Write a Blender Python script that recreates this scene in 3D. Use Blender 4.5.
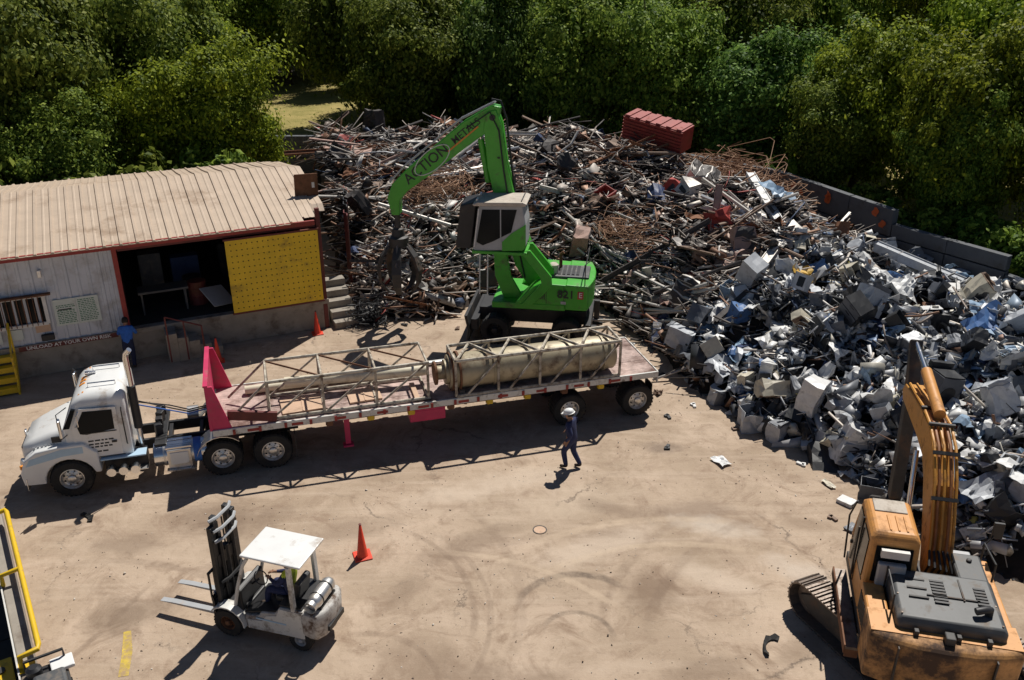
import bpy, bmesh, math, random
import numpy as np
from mathutils import Vector, Matrix, Euler, noise as mnoise
R = math.radians
for o in list(bpy.data.objects): bpy.data.objects.remove(o, do_unlink=True)
SC = bpy.context.scene
COL = SC.collection
random.seed(11)

# ------------------------------------------------------------------ camera
CAM_H, PITCH = 13.4, 24.66
cd = bpy.data.cameras.new('camera'); cam = bpy.data.objects.new('camera', cd); COL.objects.link(cam)
cam.location = (0, 0, CAM_H); cam.rotation_euler = (R(90 - PITCH), 0, 0)
cd.sensor_width = 36.0; cd.lens = 36.0 * 900 / 1024; cd.clip_end = 3000; cd.clip_start = 0.1
SC.camera = cam

# ------------------------------------------------------------------ sky and sun
SUN_EL, SUN_AZ = 57.5, 63.0            # azimuth measured from +X towards +Y
wd = bpy.data.worlds.new('World'); SC.world = wd; wd.use_nodes = True
nt = wd.node_tree; nt.nodes.clear()
sky = nt.nodes.new('ShaderNodeTexSky'); sky.sky_type = 'NISHITA'; sky.sun_disc = False
sky.sun_elevation = R(SUN_EL); sky.sun_rotation = R(90 - SUN_AZ); sky.altitude = 150; sky.air_density = 0.7; sky.dust_density = 0.2; sky.ozone_density = 2.0
bg = nt.nodes.new('ShaderNodeBackground'); bg.inputs['Strength'].default_value = 0.05
wo = nt.nodes.new('ShaderNodeOutputWorld')
nt.links.new(sky.outputs[0], bg.inputs[0]); nt.links.new(bg.outputs[0], wo.inputs[0])
sd = bpy.data.lights.new('sun', 'SUN'); sd.energy = 5.0; sd.angle = R(0.5); sd.color = (1.0, 0.955, 0.88)
sun = bpy.data.objects.new('sun', sd); COL.objects.link(sun)
sv = Vector((math.cos(R(SUN_EL)) * math.cos(R(SUN_AZ)), math.cos(R(SUN_EL)) * math.sin(R(SUN_AZ)), math.sin(R(SUN_EL))))
sun.rotation_euler = sv.to_track_quat('Z', 'Y').to_euler(); sun.location = sv * 80
vs = SC.view_settings; vs.view_transform = 'Standard'; vs.look = 'None'; vs.gamma = 1.0; vs.exposure = 0.0; vs.use_curve_mapping = False

SC.cycles.max_bounces = 6; SC.cycles.diffuse_bounces = 3; SC.cycles.glossy_bounces = 3; SC.cycles.transmission_bounces = 3

# ------------------------------------------------------------------ materials
MATS = {}
def pm(name, col, rough=0.6, metal=0.0, var=0.15, scale=3.0, bump=0.0, dirt=None, dirt_amt=0.0, dirt_scale=1.5, spread=None, rnd=None, coat=0.0, trans=0.0):
    """procedural paint / metal / stone: base colour with noise wear, dirt patches, optional variation per piece (rnd: 'island' or 'object')"""
    m = bpy.data.materials.new(name); m.use_nodes = True; MATS[name] = m
    n, l = m.node_tree.nodes, m.node_tree.links
    b = n['Principled BSDF']; b.inputs['Roughness'].default_value = rough; b.inputs['Metallic'].default_value = metal
    if coat: b.inputs['Coat Weight'].default_value = coat; b.inputs['Coat Roughness'].default_value = 0.15
    tc = n.new('ShaderNodeTexCoord')
    nz = n.new('ShaderNodeTexNoise'); nz.inputs['Scale'].default_value = scale; nz.inputs['Detail'].default_value = 6; nz.inputs['Roughness'].default_value = 0.62
    l.new(tc.outputs['Object'], nz.inputs['Vector'])
    ramp = n.new('ShaderNodeValToRGB'); ramp.color_ramp.elements[0].position = 0.3; ramp.color_ramp.elements[1].position = 0.7
    c0 = [max(0, c * (1 - var)) for c in col]; c1 = [min(1, c * (1 + var)) for c in col]
    ramp.color_ramp.elements[0].color = (*c0, 1); ramp.color_ramp.elements[1].color = (*c1, 1)
    l.new(nz.outputs['Fac'], ramp.inputs['Fac'])
    out = ramp.outputs['Color']
    if spread:
        src = n.new('ShaderNodeNewGeometry').outputs['Random Per Island'] if rnd == 'island' else n.new('ShaderNodeObjectInfo').outputs['Random']
        r2 = n.new('ShaderNodeValToRGB'); r2.color_ramp.interpolation = 'CONSTANT'
        els = r2.color_ramp.elements
        while len(els) < len(spread): els.new(0.5)
        tot = sum(s[1] for s in spread); acc = 0
        for e, (c, w) in zip(els, spread):
            e.position = acc / tot; acc += w
        for e, (c, w) in zip(els, spread): e.color = (*c, 1)
        l.new(src, r2.inputs['Fac'])
        mx = n.new('ShaderNodeMix'); mx.data_type = 'RGBA'; mx.blend_type = 'MULTIPLY'; mx.inputs['Factor'].default_value = 1
        gr = n.new('ShaderNodeValToRGB'); gr.color_ramp.elements[0].position = 0.3; gr.color_ramp.elements[1].position = 0.7
        gr.color_ramp.elements[0].color = (1 - var, 1 - var, 1 - var, 1); gr.color_ramp.elements[1].color = (1, 1, 1, 1)
        l.new(nz.outputs['Fac'], gr.inputs['Fac'])
        l.new(r2.outputs['Color'], mx.inputs['A']); l.new(gr.outputs['Color'], mx.inputs['B']); out = mx.outputs['Result']
    if dirt:
        n2 = n.new('ShaderNodeTexNoise'); n2.inputs['Scale'].default_value = dirt_scale; n2.inputs['Detail'].default_value = 8; n2.inputs['Roughness'].default_value = 0.7
        l.new(tc.outputs['Object'], n2.inputs['Vector'])
        r3 = n.new('ShaderNodeValToRGB'); r3.color_ramp.elements[0].position = 0.62 - 0.3 * dirt_amt; r3.color_ramp.elements[1].position = 0.78 - 0.25 * dirt_amt
        l.new(n2.outputs['Fac'], r3.inputs['Fac'])
        m2 = n.new('ShaderNodeMix'); m2.data_type = 'RGBA'; l.new(r3.outputs['Color'], m2.inputs['Factor'])
        l.new(out, m2.inputs['A']); m2.inputs['B'].default_value = (*dirt, 1); out = m2.outputs['Result']
        m3 = n.new('ShaderNodeMix'); m3.data_type = 'FLOAT'; l.new(r3.outputs['Color'], m3.inputs['Factor'])
        m3.inputs['A'].default_value = rough; m3.inputs['B'].default_value = min(1, rough + 0.35); l.new(m3.outputs['Result'], b.inputs['Roughness'])
    l.new(out, b.inputs['Base Color'])
    if bump:
        bp = n.new('ShaderNodeBump'); bp.inputs['Strength'].default_value = bump; bp.inputs['Distance'].default_value = 0.03
        l.new(nz.outputs['Fac'], bp.inputs['Height']); l.new(bp.outputs['Normal'], b.inputs['Normal'])
    return m

DUST = (0.34, 0.25, 0.17); RUST = (0.16, 0.065, 0.03)
pm('white_paint', (0.78, 0.78, 0.76), 0.32, 0, 0.05, 2, dirt=DUST, dirt_amt=0.15, coat=0.3)
pm('pale_blue_paint', (0.42, 0.58, 0.72), 0.35, 0, 0.08, 2, dirt=DUST, dirt_amt=0.1)
pm('dirty_white', (0.66, 0.65, 0.61), 0.5, 0, 0.1, 3, dirt=(0.2, 0.16, 0.12), dirt_amt=0.35, dirt_scale=3)
pm('grubby_white', (0.5, 0.48, 0.45), 0.55, 0, 0.2, 5, dirt=(0.1, 0.06, 0.04), dirt_amt=0.55, dirt_scale=5)
pm('chrome', (0.72, 0.72, 0.73), 0.22, 1.0, 0.06, 4, dirt=DUST, dirt_amt=0.1)
pm('aluminium', (0.68, 0.67, 0.65), 0.38, 0.9, 0.1, 5, dirt=DUST, dirt_amt=0.15)
pm('black_metal', (0.022, 0.022, 0.024), 0.5, 0.1, 0.3, 4, dirt=(0.12, 0.09, 0.065), dirt_amt=0.15)
pm('black_plastic', (0.018, 0.018, 0.02), 0.45, 0, 0.2, 4)
pm('rubber', (0.022, 0.021, 0.02), 0.85, 0, 0.25, 6, 0.2, dirt=(0.1, 0.078, 0.055), dirt_amt=0.18)
pm('glass_dark', (0.006, 0.009, 0.012), 0.14, 0, 0.1, 2); MATS['glass_dark'].node_tree.nodes['Principled BSDF'].inputs['Specular IOR Level'].default_value = 0.14
pm('amber', (0.75, 0.27, 0.03), 0.3)
pm('red_lamp', (0.5, 0.02, 0.02), 0.3)
pm('lamp_glass', (0.6, 0.6, 0.6), 0.12, 0.3)
pm('magenta_paint', (0.56, 0.026, 0.105), 0.5, 0, 0.14, 2.5, dirt=(0.3, 0.13, 0.12), dirt_amt=0.28)
pm('oxide_red', (0.3, 0.035, 0.028), 0.6, 0, 0.25, 3, dirt=RUST, dirt_amt=0.3)
pm('dark_red', (0.13, 0.022, 0.02), 0.6, 0, 0.3, 3, dirt=RUST, dirt_amt=0.4)
pm('deck_wood', (0.47, 0.35, 0.31), 0.8, 0, 0.3, 4, 0.3, dirt=(0.13, 0.075, 0.06), dirt_amt=0.6, dirt_scale=1.2)
pm('plywood', (0.56, 0.38, 0.26), 0.75, 0, 0.15, 3, dirt=(0.25, 0.17, 0.12), dirt_amt=0.25)
pm('weathered_truss', (0.48, 0.43, 0.35), 0.65, 0.1, 0.25, 5, dirt=(0.1, 0.06, 0.035), dirt_amt=0.52, dirt_scale=4)
pm('tank_steel', (0.4, 0.345, 0.235), 0.5, 0.2, 0.18, 2.5, dirt=(0.13, 0.08, 0.05), dirt_amt=0.4, dirt_scale=1.8)
pm('pale_pipe', (0.68, 0.62, 0.47), 0.5, 0, 0.1, 3, dirt=(0.22, 0.16, 0.1), dirt_amt=0.25)
pm('yellow_paint', (0.68, 0.44, 0.012), 0.5, 0, 0.12, 2.5, dirt=(0.2, 0.13, 0.06), dirt_amt=0.22, dirt_scale=2.5)
pm('panel_yellow', (0.8, 0.52, 0.015), 0.5, 0, 0.1, 1.6, dirt=(0.3, 0.18, 0.05), dirt_amt=0.2, dirt_scale=1.2)
pm('hole_black', (0.03, 0.018, 0.005), 0.9)
pm('green_paint', (0.055, 0.38, 0.025), 0.42, 0, 0.16, 2.2, dirt=(0.09, 0.13, 0.05), dirt_amt=0.32, dirt_scale=2.2, coat=0.15)
pm('grey_paint', (0.4, 0.41, 0.42), 0.45, 0, 0.1, 3, dirt=DUST, dirt_amt=0.15)
pm('dust_top', (0.5, 0.44, 0.37), 0.7, 0, 0.2, 3, dirt=(0.2, 0.16, 0.12), dirt_amt=0.3)
pm('ex_orange', (0.62, 0.285, 0.075), 0.5, 0, 0.15, 2.2, dirt=(0.24, 0.12, 0.055), dirt_amt=0.38, dirt_scale=2.2)
pm('ex_cw_grime_shade', (0.5, 0.25, 0.08), 0.55, 0, 0.25, 2.5, dirt=(0.07, 0.04, 0.025), dirt_amt=0.72, dirt_scale=1.6)  # heavy grime, plus darkening that paints the shaded rear face
pm('ex_boom', (0.6, 0.28, 0.045), 0.5, 0, 0.2, 3, dirt=(0.16, 0.07, 0.03), dirt_amt=0.36, dirt_scale=3)
pm('ex_hood', (0.075, 0.078, 0.08), 0.5, 0, 0.25, 2.5, dirt=(0.2, 0.16, 0.125), dirt_amt=0.3, dirt_scale=2.5)
pm('ex_dark', (0.045, 0.042, 0.04), 0.6, 0.1, 0.3, 4, dirt=(0.16, 0.1, 0.065), dirt_amt=0.35)
pm('track_steel', (0.2, 0.165, 0.14), 0.5, 0.55, 0.3, 6, dirt=(0.13, 0.08, 0.05), dirt_amt=0.4, dirt_scale=4)
pm('rust', (0.17, 0.075, 0.036), 0.8, 0.1, 0.4, 6, 0.2, dirt=(0.08, 0.035, 0.02), dirt_amt=0.4)
pm('concrete', (0.3, 0.265, 0.22), 0.85, 0, 0.15, 2.5, 0.25, dirt=(0.14, 0.105, 0.08), dirt_amt=0.35)
pm('wall_concrete', (0.12, 0.128, 0.14), 0.9, 0, 0.2, 1.5, 0.25, dirt=(0.09, 0.085, 0.08), dirt_amt=0.4)
pm('orange_mark', (0.6, 0.12, 0.03), 0.7, 0, 0.15, 3)
pm('roof_tan', (0.5, 0.395, 0.3), 0.55, 0.1, 0.09, 1.3, dirt=(0.3, 0.215, 0.15), dirt_amt=0.3, dirt_scale=0.6)
pm('wall_white', (0.56, 0.58, 0.62), 0.55, 0.0, 0.07, 1.5, dirt=(0.36, 0.34, 0.32), dirt_amt=0.3, dirt_scale=0.8)
pm('interior_shade', (0.032, 0.029, 0.026), 0.9, 0, 0.3, 2)  # near-black colour carries the deep shade of the bay
pm('sign_white', (0.6, 0.64, 0.58), 0.6, 0, 0.05, 3, dirt=(0.45, 0.44, 0.4), dirt_amt=0.2)
pm('ink_green', (0.07, 0.2, 0.11), 0.7); pm('ink_black', (0.03, 0.03, 0.03), 0.7); pm('ink_red', (0.42, 0.03, 0.03), 0.7)
pm('letter_white', (0.68, 0.66, 0.62), 0.6); pm('letter_orange', (0.65, 0.23, 0.03), 0.5)
pm('cone_orange', (0.72, 0.055, 0.02), 0.5, 0, 0.1, 6, dirt=(0.25, 0.06, 0.03), dirt_amt=0.2)
pm('navy_cloth', (0.02, 0.028, 0.085), 0.9, 0, 0.25, 12, 0.2)
pm('blue_cloth', (0.035, 0.14, 0.5), 0.9, 0, 0.2, 12, 0.2)
pm('dark_denim', (0.014, 0.02, 0.055), 0.9, 0, 0.25, 12, 0.2)
pm('hivis', (0.5, 0.62, 0.05), 0.8)
pm('skin', (0.3, 0.16, 0.1), 0.6, 0, 0.06, 20)
pm('hair_dark', (0.015, 0.011, 0.009), 0.8)
pm('hard_hat', (0.82, 0.82, 0.8), 0.35)
pm('boot', (0.05, 0.033, 0.022), 0.8)
pm('blue_wrap', (0.05, 0.16, 0.5), 0.6)
pm('hose', (0.02, 0.02, 0.022), 0.6); pm('hose_rust', (0.3, 0.12, 0.04), 0.6, 0, 0.3, 8)

# ------------------------------------------------------------------ mesh builder
def ortho(d):
    d = Vector(d).normalized(); a = Vector((0, 0, 1)) if abs(d.z) < 0.9 else Vector((1, 0, 0))
    x = a.cross(d).normalized(); return x, d.cross(x).normalized(), d
class MB:
    def __init__(s): s.v = []; s.f = []; s.mi = []; s.cur = 0
    def add(s, vs, fs):
        k = len(s.v); s.v += [tuple(p) for p in vs]; s.f += [tuple(i + k for i in q) for q in fs]; s.mi += [s.cur] * len(fs); return s
    def box(s, c, d, rot=None):
        x, y, z = d[0] / 2, d[1] / 2, d[2] / 2
        vs = [Vector((a * x, b * y, e * z)) for e in (-1, 1) for b in (-1, 1) for a in (-1, 1)]
        if rot is not None:
            M = Euler(rot).to_matrix() if not isinstance(rot, Matrix) else rot
            vs = [M @ p for p in vs]
        return s.add([p + Vector(c) for p in vs], [(0, 2, 3, 1), (4, 5, 7, 6), (0, 1, 5, 4), (2, 6, 7, 3), (0, 4, 6, 2), (1, 3, 7, 5)])
    def bb(s, x0, x1, y0, y1, z0, z1): return s.box(((x0 + x1) / 2, (y0 + y1) / 2, (z0 + z1) / 2), (abs(x1 - x0), abs(y1 - y0), abs(z1 - z0)))
    def beam(s, p, q, w, h=None, up=(0, 0, 1)):
        p, q = Vector(p), Vector(q); d = (q - p).normalized(); h = h or w
        u = Vector(up)
        if abs(d.dot(u)) > 0.95: u = Vector((1, 0, 0))
        x = u.cross(d).normalized(); y = d.cross(x)
        vs = [e + x * a * w / 2 + y * b * h / 2 for e in (p, q) for b in (-1, 1) for a in (-1, 1)]
        return s.add(vs, [(0, 2, 3, 1), (4, 5, 7, 6), (0, 1, 5, 4), (2, 6, 7, 3), (0, 4, 6, 2), (1, 3, 7, 5)])
    def prism(s, pts, a, b, ax='y'):
        n = len(pts)
        def mk(t): return [((p[0], t, p[1]) if ax == 'y' else (t, p[0], p[1]) if ax == 'x' else (p[0], p[1], t)) for p in pts]
        ar = sum(pts[i][0] * pts[(i + 1) % n][1] - pts[(i + 1) % n][0] * pts[i][1] for i in range(n))
        fs = [tuple(range(n)), tuple(range(2 * n - 1, n - 1, -1))] + [(i, i + n, (i + 1) % n + n, (i + 1) % n) for i in range(n)]
        return s.add(mk(a) + mk(b), fs)
    def loft(s, rings, cap=True, closed=True):
        n = len(rings[0]); vs = [p for r in rings for p in r]; fs = []
        for i in range(len(rings) - 1):
            for j in range(n if closed else n - 1):
                k = (j + 1) % n; fs.append((i * n + j, i * n + k, (i + 1) * n + k, (i + 1) * n + j))
        if cap: fs += [tuple(range(n - 1, -1, -1)), tuple(range((len(rings) - 1) * n, len(rings) * n))]
        return s.add(vs, fs)
    def tube(s, pts, r, n=8, cap=True):
        pts = [Vector(p) for p in pts]; rs = r if isinstance(r, (list, tuple)) else [r] * len(pts); rings = []
        prev = None
        for i, p in enumerate(pts):
            d = (pts[min(i + 1, len(pts) - 1)] - pts[max(i - 1, 0)])
            d = d.normalized() if d.length > 1e-9 else Vector((0, 0, 1))
            if prev is None: x, y, _ = ortho(d)
            else:
                x = (prev - d * prev.dot(d)); x = x.normalized() if x.length > 1e-6 else ortho(d)[0]; y = d.cross(x)
            prev = x
            rings.append([p + (x * math.cos(t) + y * math.sin(t)) * rs[i] for t in [2 * math.pi * j / n for j in range(n)]])
        return s.loft(rings, cap)
    def lathe(s, prof, n=20, M=None, cap=True):
        M = M or Matrix()
        return s.loft([[M @ Vector((r * math.cos(2 * math.pi * j / n), r * math.sin(2 * math.pi * j / n), z)) for j in range(n)] for r, z in prof], cap)
    def quad(s, *p): return s.add(p, [tuple(range(len(p)))])
    def mesh(s, name, mats, smooth=None):
        me = bpy.data.meshes.new(name); me.from_pydata(s.v, [], s.f); me.validate()
        for m in (mats if isinstance(mats, (list, tuple)) else [mats]): me.materials.append(MATS[m] if isinstance(m, str) else m)
        if any(s.mi) and len(s.mi) == len(me.polygons): me.polygons.foreach_set('material_index', s.mi)
        bm = bmesh.new(); bm.from_mesh(me); bmesh.ops.recalc_face_normals(bm, faces=bm.faces); bm.to_mesh(me); bm.free()
        if smooth:
            me.polygons.foreach_set('use_smooth', [True] * len(me.polygons)); me.set_sharp_from_angle(angle=R(smooth))
        return me
    def build(s, name, mats, parent=None, bevel=0.0, smooth=None, seg=2):
        o = link(name, s.mesh(name, mats, smooth), parent)
        if bevel:
            b = o.modifiers.new('bevel', 'BEVEL'); b.width = bevel; b.segments = seg; b.limit_method = 'ANGLE'; b.angle_limit = R(35)
        return o
def link(name, me, parent=None, loc=None, rot=None):
    o = bpy.data.objects.new(name, me); COL.objects.link(o)
    if parent is not None: o.parent = parent
    if loc is not None: o.location = loc
    if rot is not None: o.rotation_euler = rot
    return o
def tag(o, label=None, cat=None, group=None, kind=None):
    for k, v in (('label', label), ('category', cat), ('group', group), ('kind', kind)):
        if v: o[k] = v
    if cat and not kind: o['kind'] = 'thing'
    return o
def thing(name, label, cat, loc=(0, 0, 0), rz=0.0, group=None):
    o = bpy.data.objects.new(name, None); COL.objects.link(o); o.location = loc; o.rotation_euler = (0, 0, rz); o.empty_display_size = 0.3
    return tag(o, label, cat, group)
def copy_tree(o, parent=None):
    c = o.copy(); COL.objects.link(c)
    if parent is not None: c.parent = parent
    for ch in list(o.children): copy_tree(ch, c)
    return c
def lettering(text, size, M, mat, name, parent, depth=0.004, extra=None):
    cu = bpy.data.curves.new('lettering', 'FONT'); cu.body = text; cu.size = size; cu.extrude = depth; cu.align_x = 'CENTER'; cu.align_y = 'CENTER'; cu.resolution_u = 2
    if extra: cu.offset = extra
    t = bpy.data.objects.new('lettering', cu); COL.objects.link(t)
    dg = bpy.context.evaluated_depsgraph_get(); me = bpy.data.meshes.new_from_object(t.evaluated_get(dg))
    bpy.data.objects.remove(t); me.transform(M); me.materials.clear(); me.materials.append(MATS[mat])
    return link(name, me, parent)
def np_mesh(name, verts, quads, mats, mi=None, smooth=False):
    me = bpy.data.meshes.new(name); nv, nf = len(verts), len(quads); k = quads.shape[1]
    me.vertices.add(nv); me.vertices.foreach_set('co', np.ascontiguousarray(verts, dtype=np.float32).ravel())
    me.loops.add(nf * k); me.loops.foreach_set('vertex_index', np.ascontiguousarray(quads, dtype=np.int32).ravel())
    me.polygons.add(nf); me.polygons.foreach_set('loop_start', np.arange(0, nf * k, k, dtype=np.int32))
    for m in mats: me.materials.append(MATS[m] if isinstance(m, str) else m)
    if mi is not None: me.polygons.foreach_set('material_index', np.ascontiguousarray(mi, dtype=np.int32))
    if smooth: me.polygons.foreach_set('use_smooth', np.ones(nf, dtype=bool))
    me.update(calc_edges=True); me.validate()
    return me
def frame(px, py, pz, ux, uy):
    """matrix whose x axis is ux, y axis uy, at (px,py,pz)"""
    x = Vector(ux).normalized(); y = Vector(uy).normalized(); z = x.cross(y).normalized(); y = z.cross(x)
    m = Matrix((x, y, z)).transposed().to_4x4(); m.translation = (px, py, pz); return m
# wheel: thing > wheel > tyre, rim ; the axle runs along local y, outer face towards +y
_wc = {}
def wheel(parent, loc, r=0.52, w=0.28, side=1, rim='aluminium', name='wheel', rr=0.58):
    key = (r, w, rim, rr)
    if key not in _wc:
        M = Matrix.Rotation(R(-90), 4, 'X')
        t = MB(); h = w / 2
        t.lathe([(r * rr, -h), (r * 0.93, -h), (r * 0.985, -h * 0.8), (r, -h * 0.55), (r, h * 0.55), (r * 0.985, h * 0.8), (r * 0.93, h), (r * rr * 1.03, h), (r * rr, h * 0.9)], 28, M, False)
        for k in range(28):                                    # tread lugs
            a = 2 * math.pi * k / 28
            t.box((math.cos(a) * r * 1.003, 0, math.sin(a) * r * 1.003), (r * 0.03, w * 0.86, r * 0.12), Euler((0, -a, 0)).to_matrix())
        tm = t.mesh('tyre', 'rubber', 40)
        q = MB(); q0 = r * rr
        q.lathe([(q0, -h * 0.85), (q0, h * 0.86), (q0 * 0.93, h * 0.9), (q0 * 0.87, h * 0.72), (q0 * 0.80, h * 0.3), (q0 * 0.72, h * 0.22), (q0 * 0.44, h * 0.45), (q0 * 0.38, h * 0.5), (q0 * 0.36, h * 0.95), (q0 * 0.27, h * 1.08), (0.004, h * 1.1)], 26, M, True)
        for k in range(10):
            a = 2 * math.pi * k / 10
            q.lathe([(q0 * 0.045, h * 0.3), (q0 * 0.045, h * 0.7)], 6, Matrix.Translation((math.cos(a) * q0 * 0.5, 0, math.sin(a) * q0 * 0.5)) @ M)
        q.cur = 1
        for k in range(8):
            a = 2 * math.pi * (k + .5) / 8
            q.lathe([(q0 * 0.085, h * 0.28), (q0 * 0.085, h * 0.36)], 8, Matrix.Translation((math.cos(a) * q0 * 0.68, 0, math.sin(a) * q0 * 0.68)) @ M)
        rm = q.mesh('rim', [rim, 'black_metal'], 40)
        _wc[key] = (tm, rm)
    tm, rm = _wc[key]
    o = link(name, tm, parent, loc, (0, 0, 0 if side > 0 else math.pi)); link('rim', rm, o)
    return o
# ================================================================== ground
def ground_material():
    m = bpy.data.materials.new('yard_ground'); m.use_nodes = True; n, l = m.node_tree.nodes, m.node_tree.links
    b = n['Principled BSDF']; b.inputs['Roughness'].default_value = 0.9
    tc = n.new('ShaderNodeTexCoord'); P = tc.outputs['Object']
    def nz(scale, det=6, rough=0.6, dist=0.0, vec=None):
        t = n.new('ShaderNodeTexNoise'); t.inputs['Scale'].default_value = scale; t.inputs['Detail'].default_value = det
        t.inputs['Roughness'].default_value = rough; t.inputs['Distortion'].default_value = dist; l.new(vec or P, t.inputs['Vector']); return t.outputs['Fac']
    def ramp(src, a, b_, ca=(0, 0, 0, 1), cb=(1, 1, 1, 1)):
        r = n.new('ShaderNodeValToRGB'); r.color_ramp.elements[0].position = a; r.color_ramp.elements[1].position = b_
        r.color_ramp.elements[0].color = ca; r.color_ramp.elements[1].color = cb; l.new(src, r.inputs['Fac']); return r.outputs['Color']
    def mix(a, b_, f, mode='MIX'):
        x = n.new('ShaderNodeMix'); x.data_type = 'RGBA'; x.blend_type = mode
        if isinstance(f, float): x.inputs['Factor'].default_value = f
        else: l.new(f, x.inputs['Factor'])
        for s, k in ((a, 'A'), (b_, 'B')):
            if isinstance(s, tuple): x.inputs[k].default_value = (*s, 1)
            else: l.new(s, x.inputs[k])
        return x.outputs['Result']
    def mth(op, a, b_=None, c=None):
        x = n.new('ShaderNodeMath'); x.operation = op
        for i, s in enumerate((a, b_, c)):
            if s is None: continue
            if isinstance(s, (int, float)): x.inputs[i].default_value = s
            else: l.new(s, x.inputs[i])
        return x.outputs[0]
    def dist(cx, cy, sx=1.0, sy=1.0, rot=0.0):
        mp = n.new('ShaderNodeMapping'); mp.vector_type = 'TEXTURE'; mp.inputs['Location'].default_value = (cx, cy, 0); mp.inputs['Scale'].default_value = (sx, sy, 1); mp.inputs['Rotation'].default_value = (0, 0, R(rot)); l.new(P, mp.inputs['Vector'])
        x = n.new('ShaderNodeVectorMath'); x.operation = 'LENGTH'; l.new(mp.outputs[0], x.inputs[0]); return x.outputs['Value']
    wob = nz(1.3, 5, 0.65)
    base = ramp(nz(0.22, 7, 0.62, 0.4), 0.3, 0.7, (0.3, 0.22, 0.15, 1), (0.5, 0.385, 0.285, 1))
    base = mix(base, (0.52, 0.4, 0.3), ramp(nz(0.55, 8, 0.7, 0.8), 0.5, 0.74))
    base = mix(base, (0.27, 0.187, 0.128), ramp(nz(0.8, 9, 0.72, 1.2), 0.5, 0.68))
    base = mix(base, (0.18, 0.12, 0.08), mth('MULTIPLY', ramp(nz(4.5, 10, 0.82), 0.53, 0.7), 0.55))
    base = mix(base, (0.6, 0.5, 0.4), mth('MULTIPLY', ramp(nz(7.0, 10, 0.82, 0.5), 0.56, 0.72), 0.5))
    base = mix(base, (0.17, 0.115, 0.078), mth('MULTIPLY', ramp(nz(1.7, 10, 0.78, 1.6), 0.56, 0.7), 0.45))
    # dragged streaks along the yard
    mp = n.new('ShaderNodeMapping'); mp.inputs['Rotation'].default_value = (0, 0, R(-35)); mp.inputs['Scale'].default_value = (0.25, 2.6, 1); l.new(P, mp.inputs['Vector'])
    base = mix(base, (0.53, 0.42, 0.32), mth('MULTIPLY', ramp(nz(0.9, 7, 0.65, 0.6, mp.outputs[0]), 0.5, 0.75), 0.55))
    mp2 = n.new('ShaderNodeMapping'); mp2.inputs['Rotation'].default_value = (0, 0, R(20)); mp2.inputs['Scale'].default_value = (0.3, 3.2, 1); l.new(P, mp2.inputs['Vector'])
    base = mix(base, (0.26, 0.18, 0.125), mth('MULTIPLY', ramp(nz(0.8, 7, 0.65, 0.5, mp2.outputs[0]), 0.55, 0.76), 0.5))
    # oil and dirt patches with shapes of their own
    def patch(col, cx, cy, rad, amt, asp=1.0, rot=0.0):
        nonlocal base; cy -= 1.1
        d = mth('ADD', dist(cx, cy, rad, rad * asp, rot), mth('MULTIPLY', mth('SUBTRACT', wob, 0.5), 1.6))
        f = mth('MULTIPLY', ramp(d, 0.35, 1.0, (1, 1, 1, 1), (0, 0, 0, 1)), amt); base = mix(base, col, f)
    patch((0.17, 0.11, 0.07), 3.1, 17.0, 0.9, 0.7); patch((0.15, 0.1, 0.065), -8.2, 16.2, 1.2, 0.65, 0.6, 30); patch((0.16, 0.105, 0.07), -7.2, 19.6, 1.8, 0.6, 0.5)
    patch((0.2, 0.135, 0.09), -1.5, 14.6, 1.7, 0.5, 0.5, -20); patch((0.2, 0.14, 0.1), 4.4, 19.9, 1.5, 0.5, 0.4, 10); patch((0.18, 0.12, 0.08), -3.9, 19.2, 1.4, 0.45, 0.4, 25)
    patch((0.58, 0.5, 0.42), 6.6, 17.6, 1.1, 0.5, 0.45, -30); patch((0.6, 0.53, 0.45), 5.0, 19.3, 1.3, 0.45, 0.35, -15); patch((0.56, 0.45, 0.34), 1.2, 20.3, 2.5, 0.4, 0.35, 12)
    patch((0.14, 0.1, 0.075), 4.2, 23.0, 0.8, 0.55, 0.5); patch((0.22, 0.15, 0.1), 7.2, 19.4, 0.8, 0.5, 0.5, -20)
    for (cx, cy, rd, am, asp, ro) in ((-1.0, 18.6, 1.6, .5, .3, 30), (2.6, 20.0, 1.2, .5, .35, -25), (-6.0, 13.6, 1.5, .5, .5, 10), (0.5, 14.2, 1.3, .45, .4, -15), (6.0, 15.2, 1.1, .5, .4, 40), (-9.2, 18.6, 1.1, .5, .5, 0), (-2.4, 16.9, 1.0, .45, .4, 60), (3.8, 14.6, 1.2, .45, .35, 15)): patch((0.19, 0.13, 0.088), cx, cy, rd, am, asp, ro)
    for (cx, cy, rd, am, asp, ro) in ((2.2, 18.6, 2.2, .5, .3, 25), (-5.5, 18.2, 1.8, .4, .3, 15), (0.2, 21.4, 2.4, .45, .25, 14), (4.6, 17.4, 1.3, .5, .4, -30), (-1.6, 20.6, 1.6, .4, .3, 14)): patch((0.6, 0.49, 0.385), cx, cy, rd, am, asp, ro)
    # tyre marks: ring sections, worn by noise
    wear = ramp(nz(2.2, 6, 0.7), 0.38, 0.62)
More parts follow.
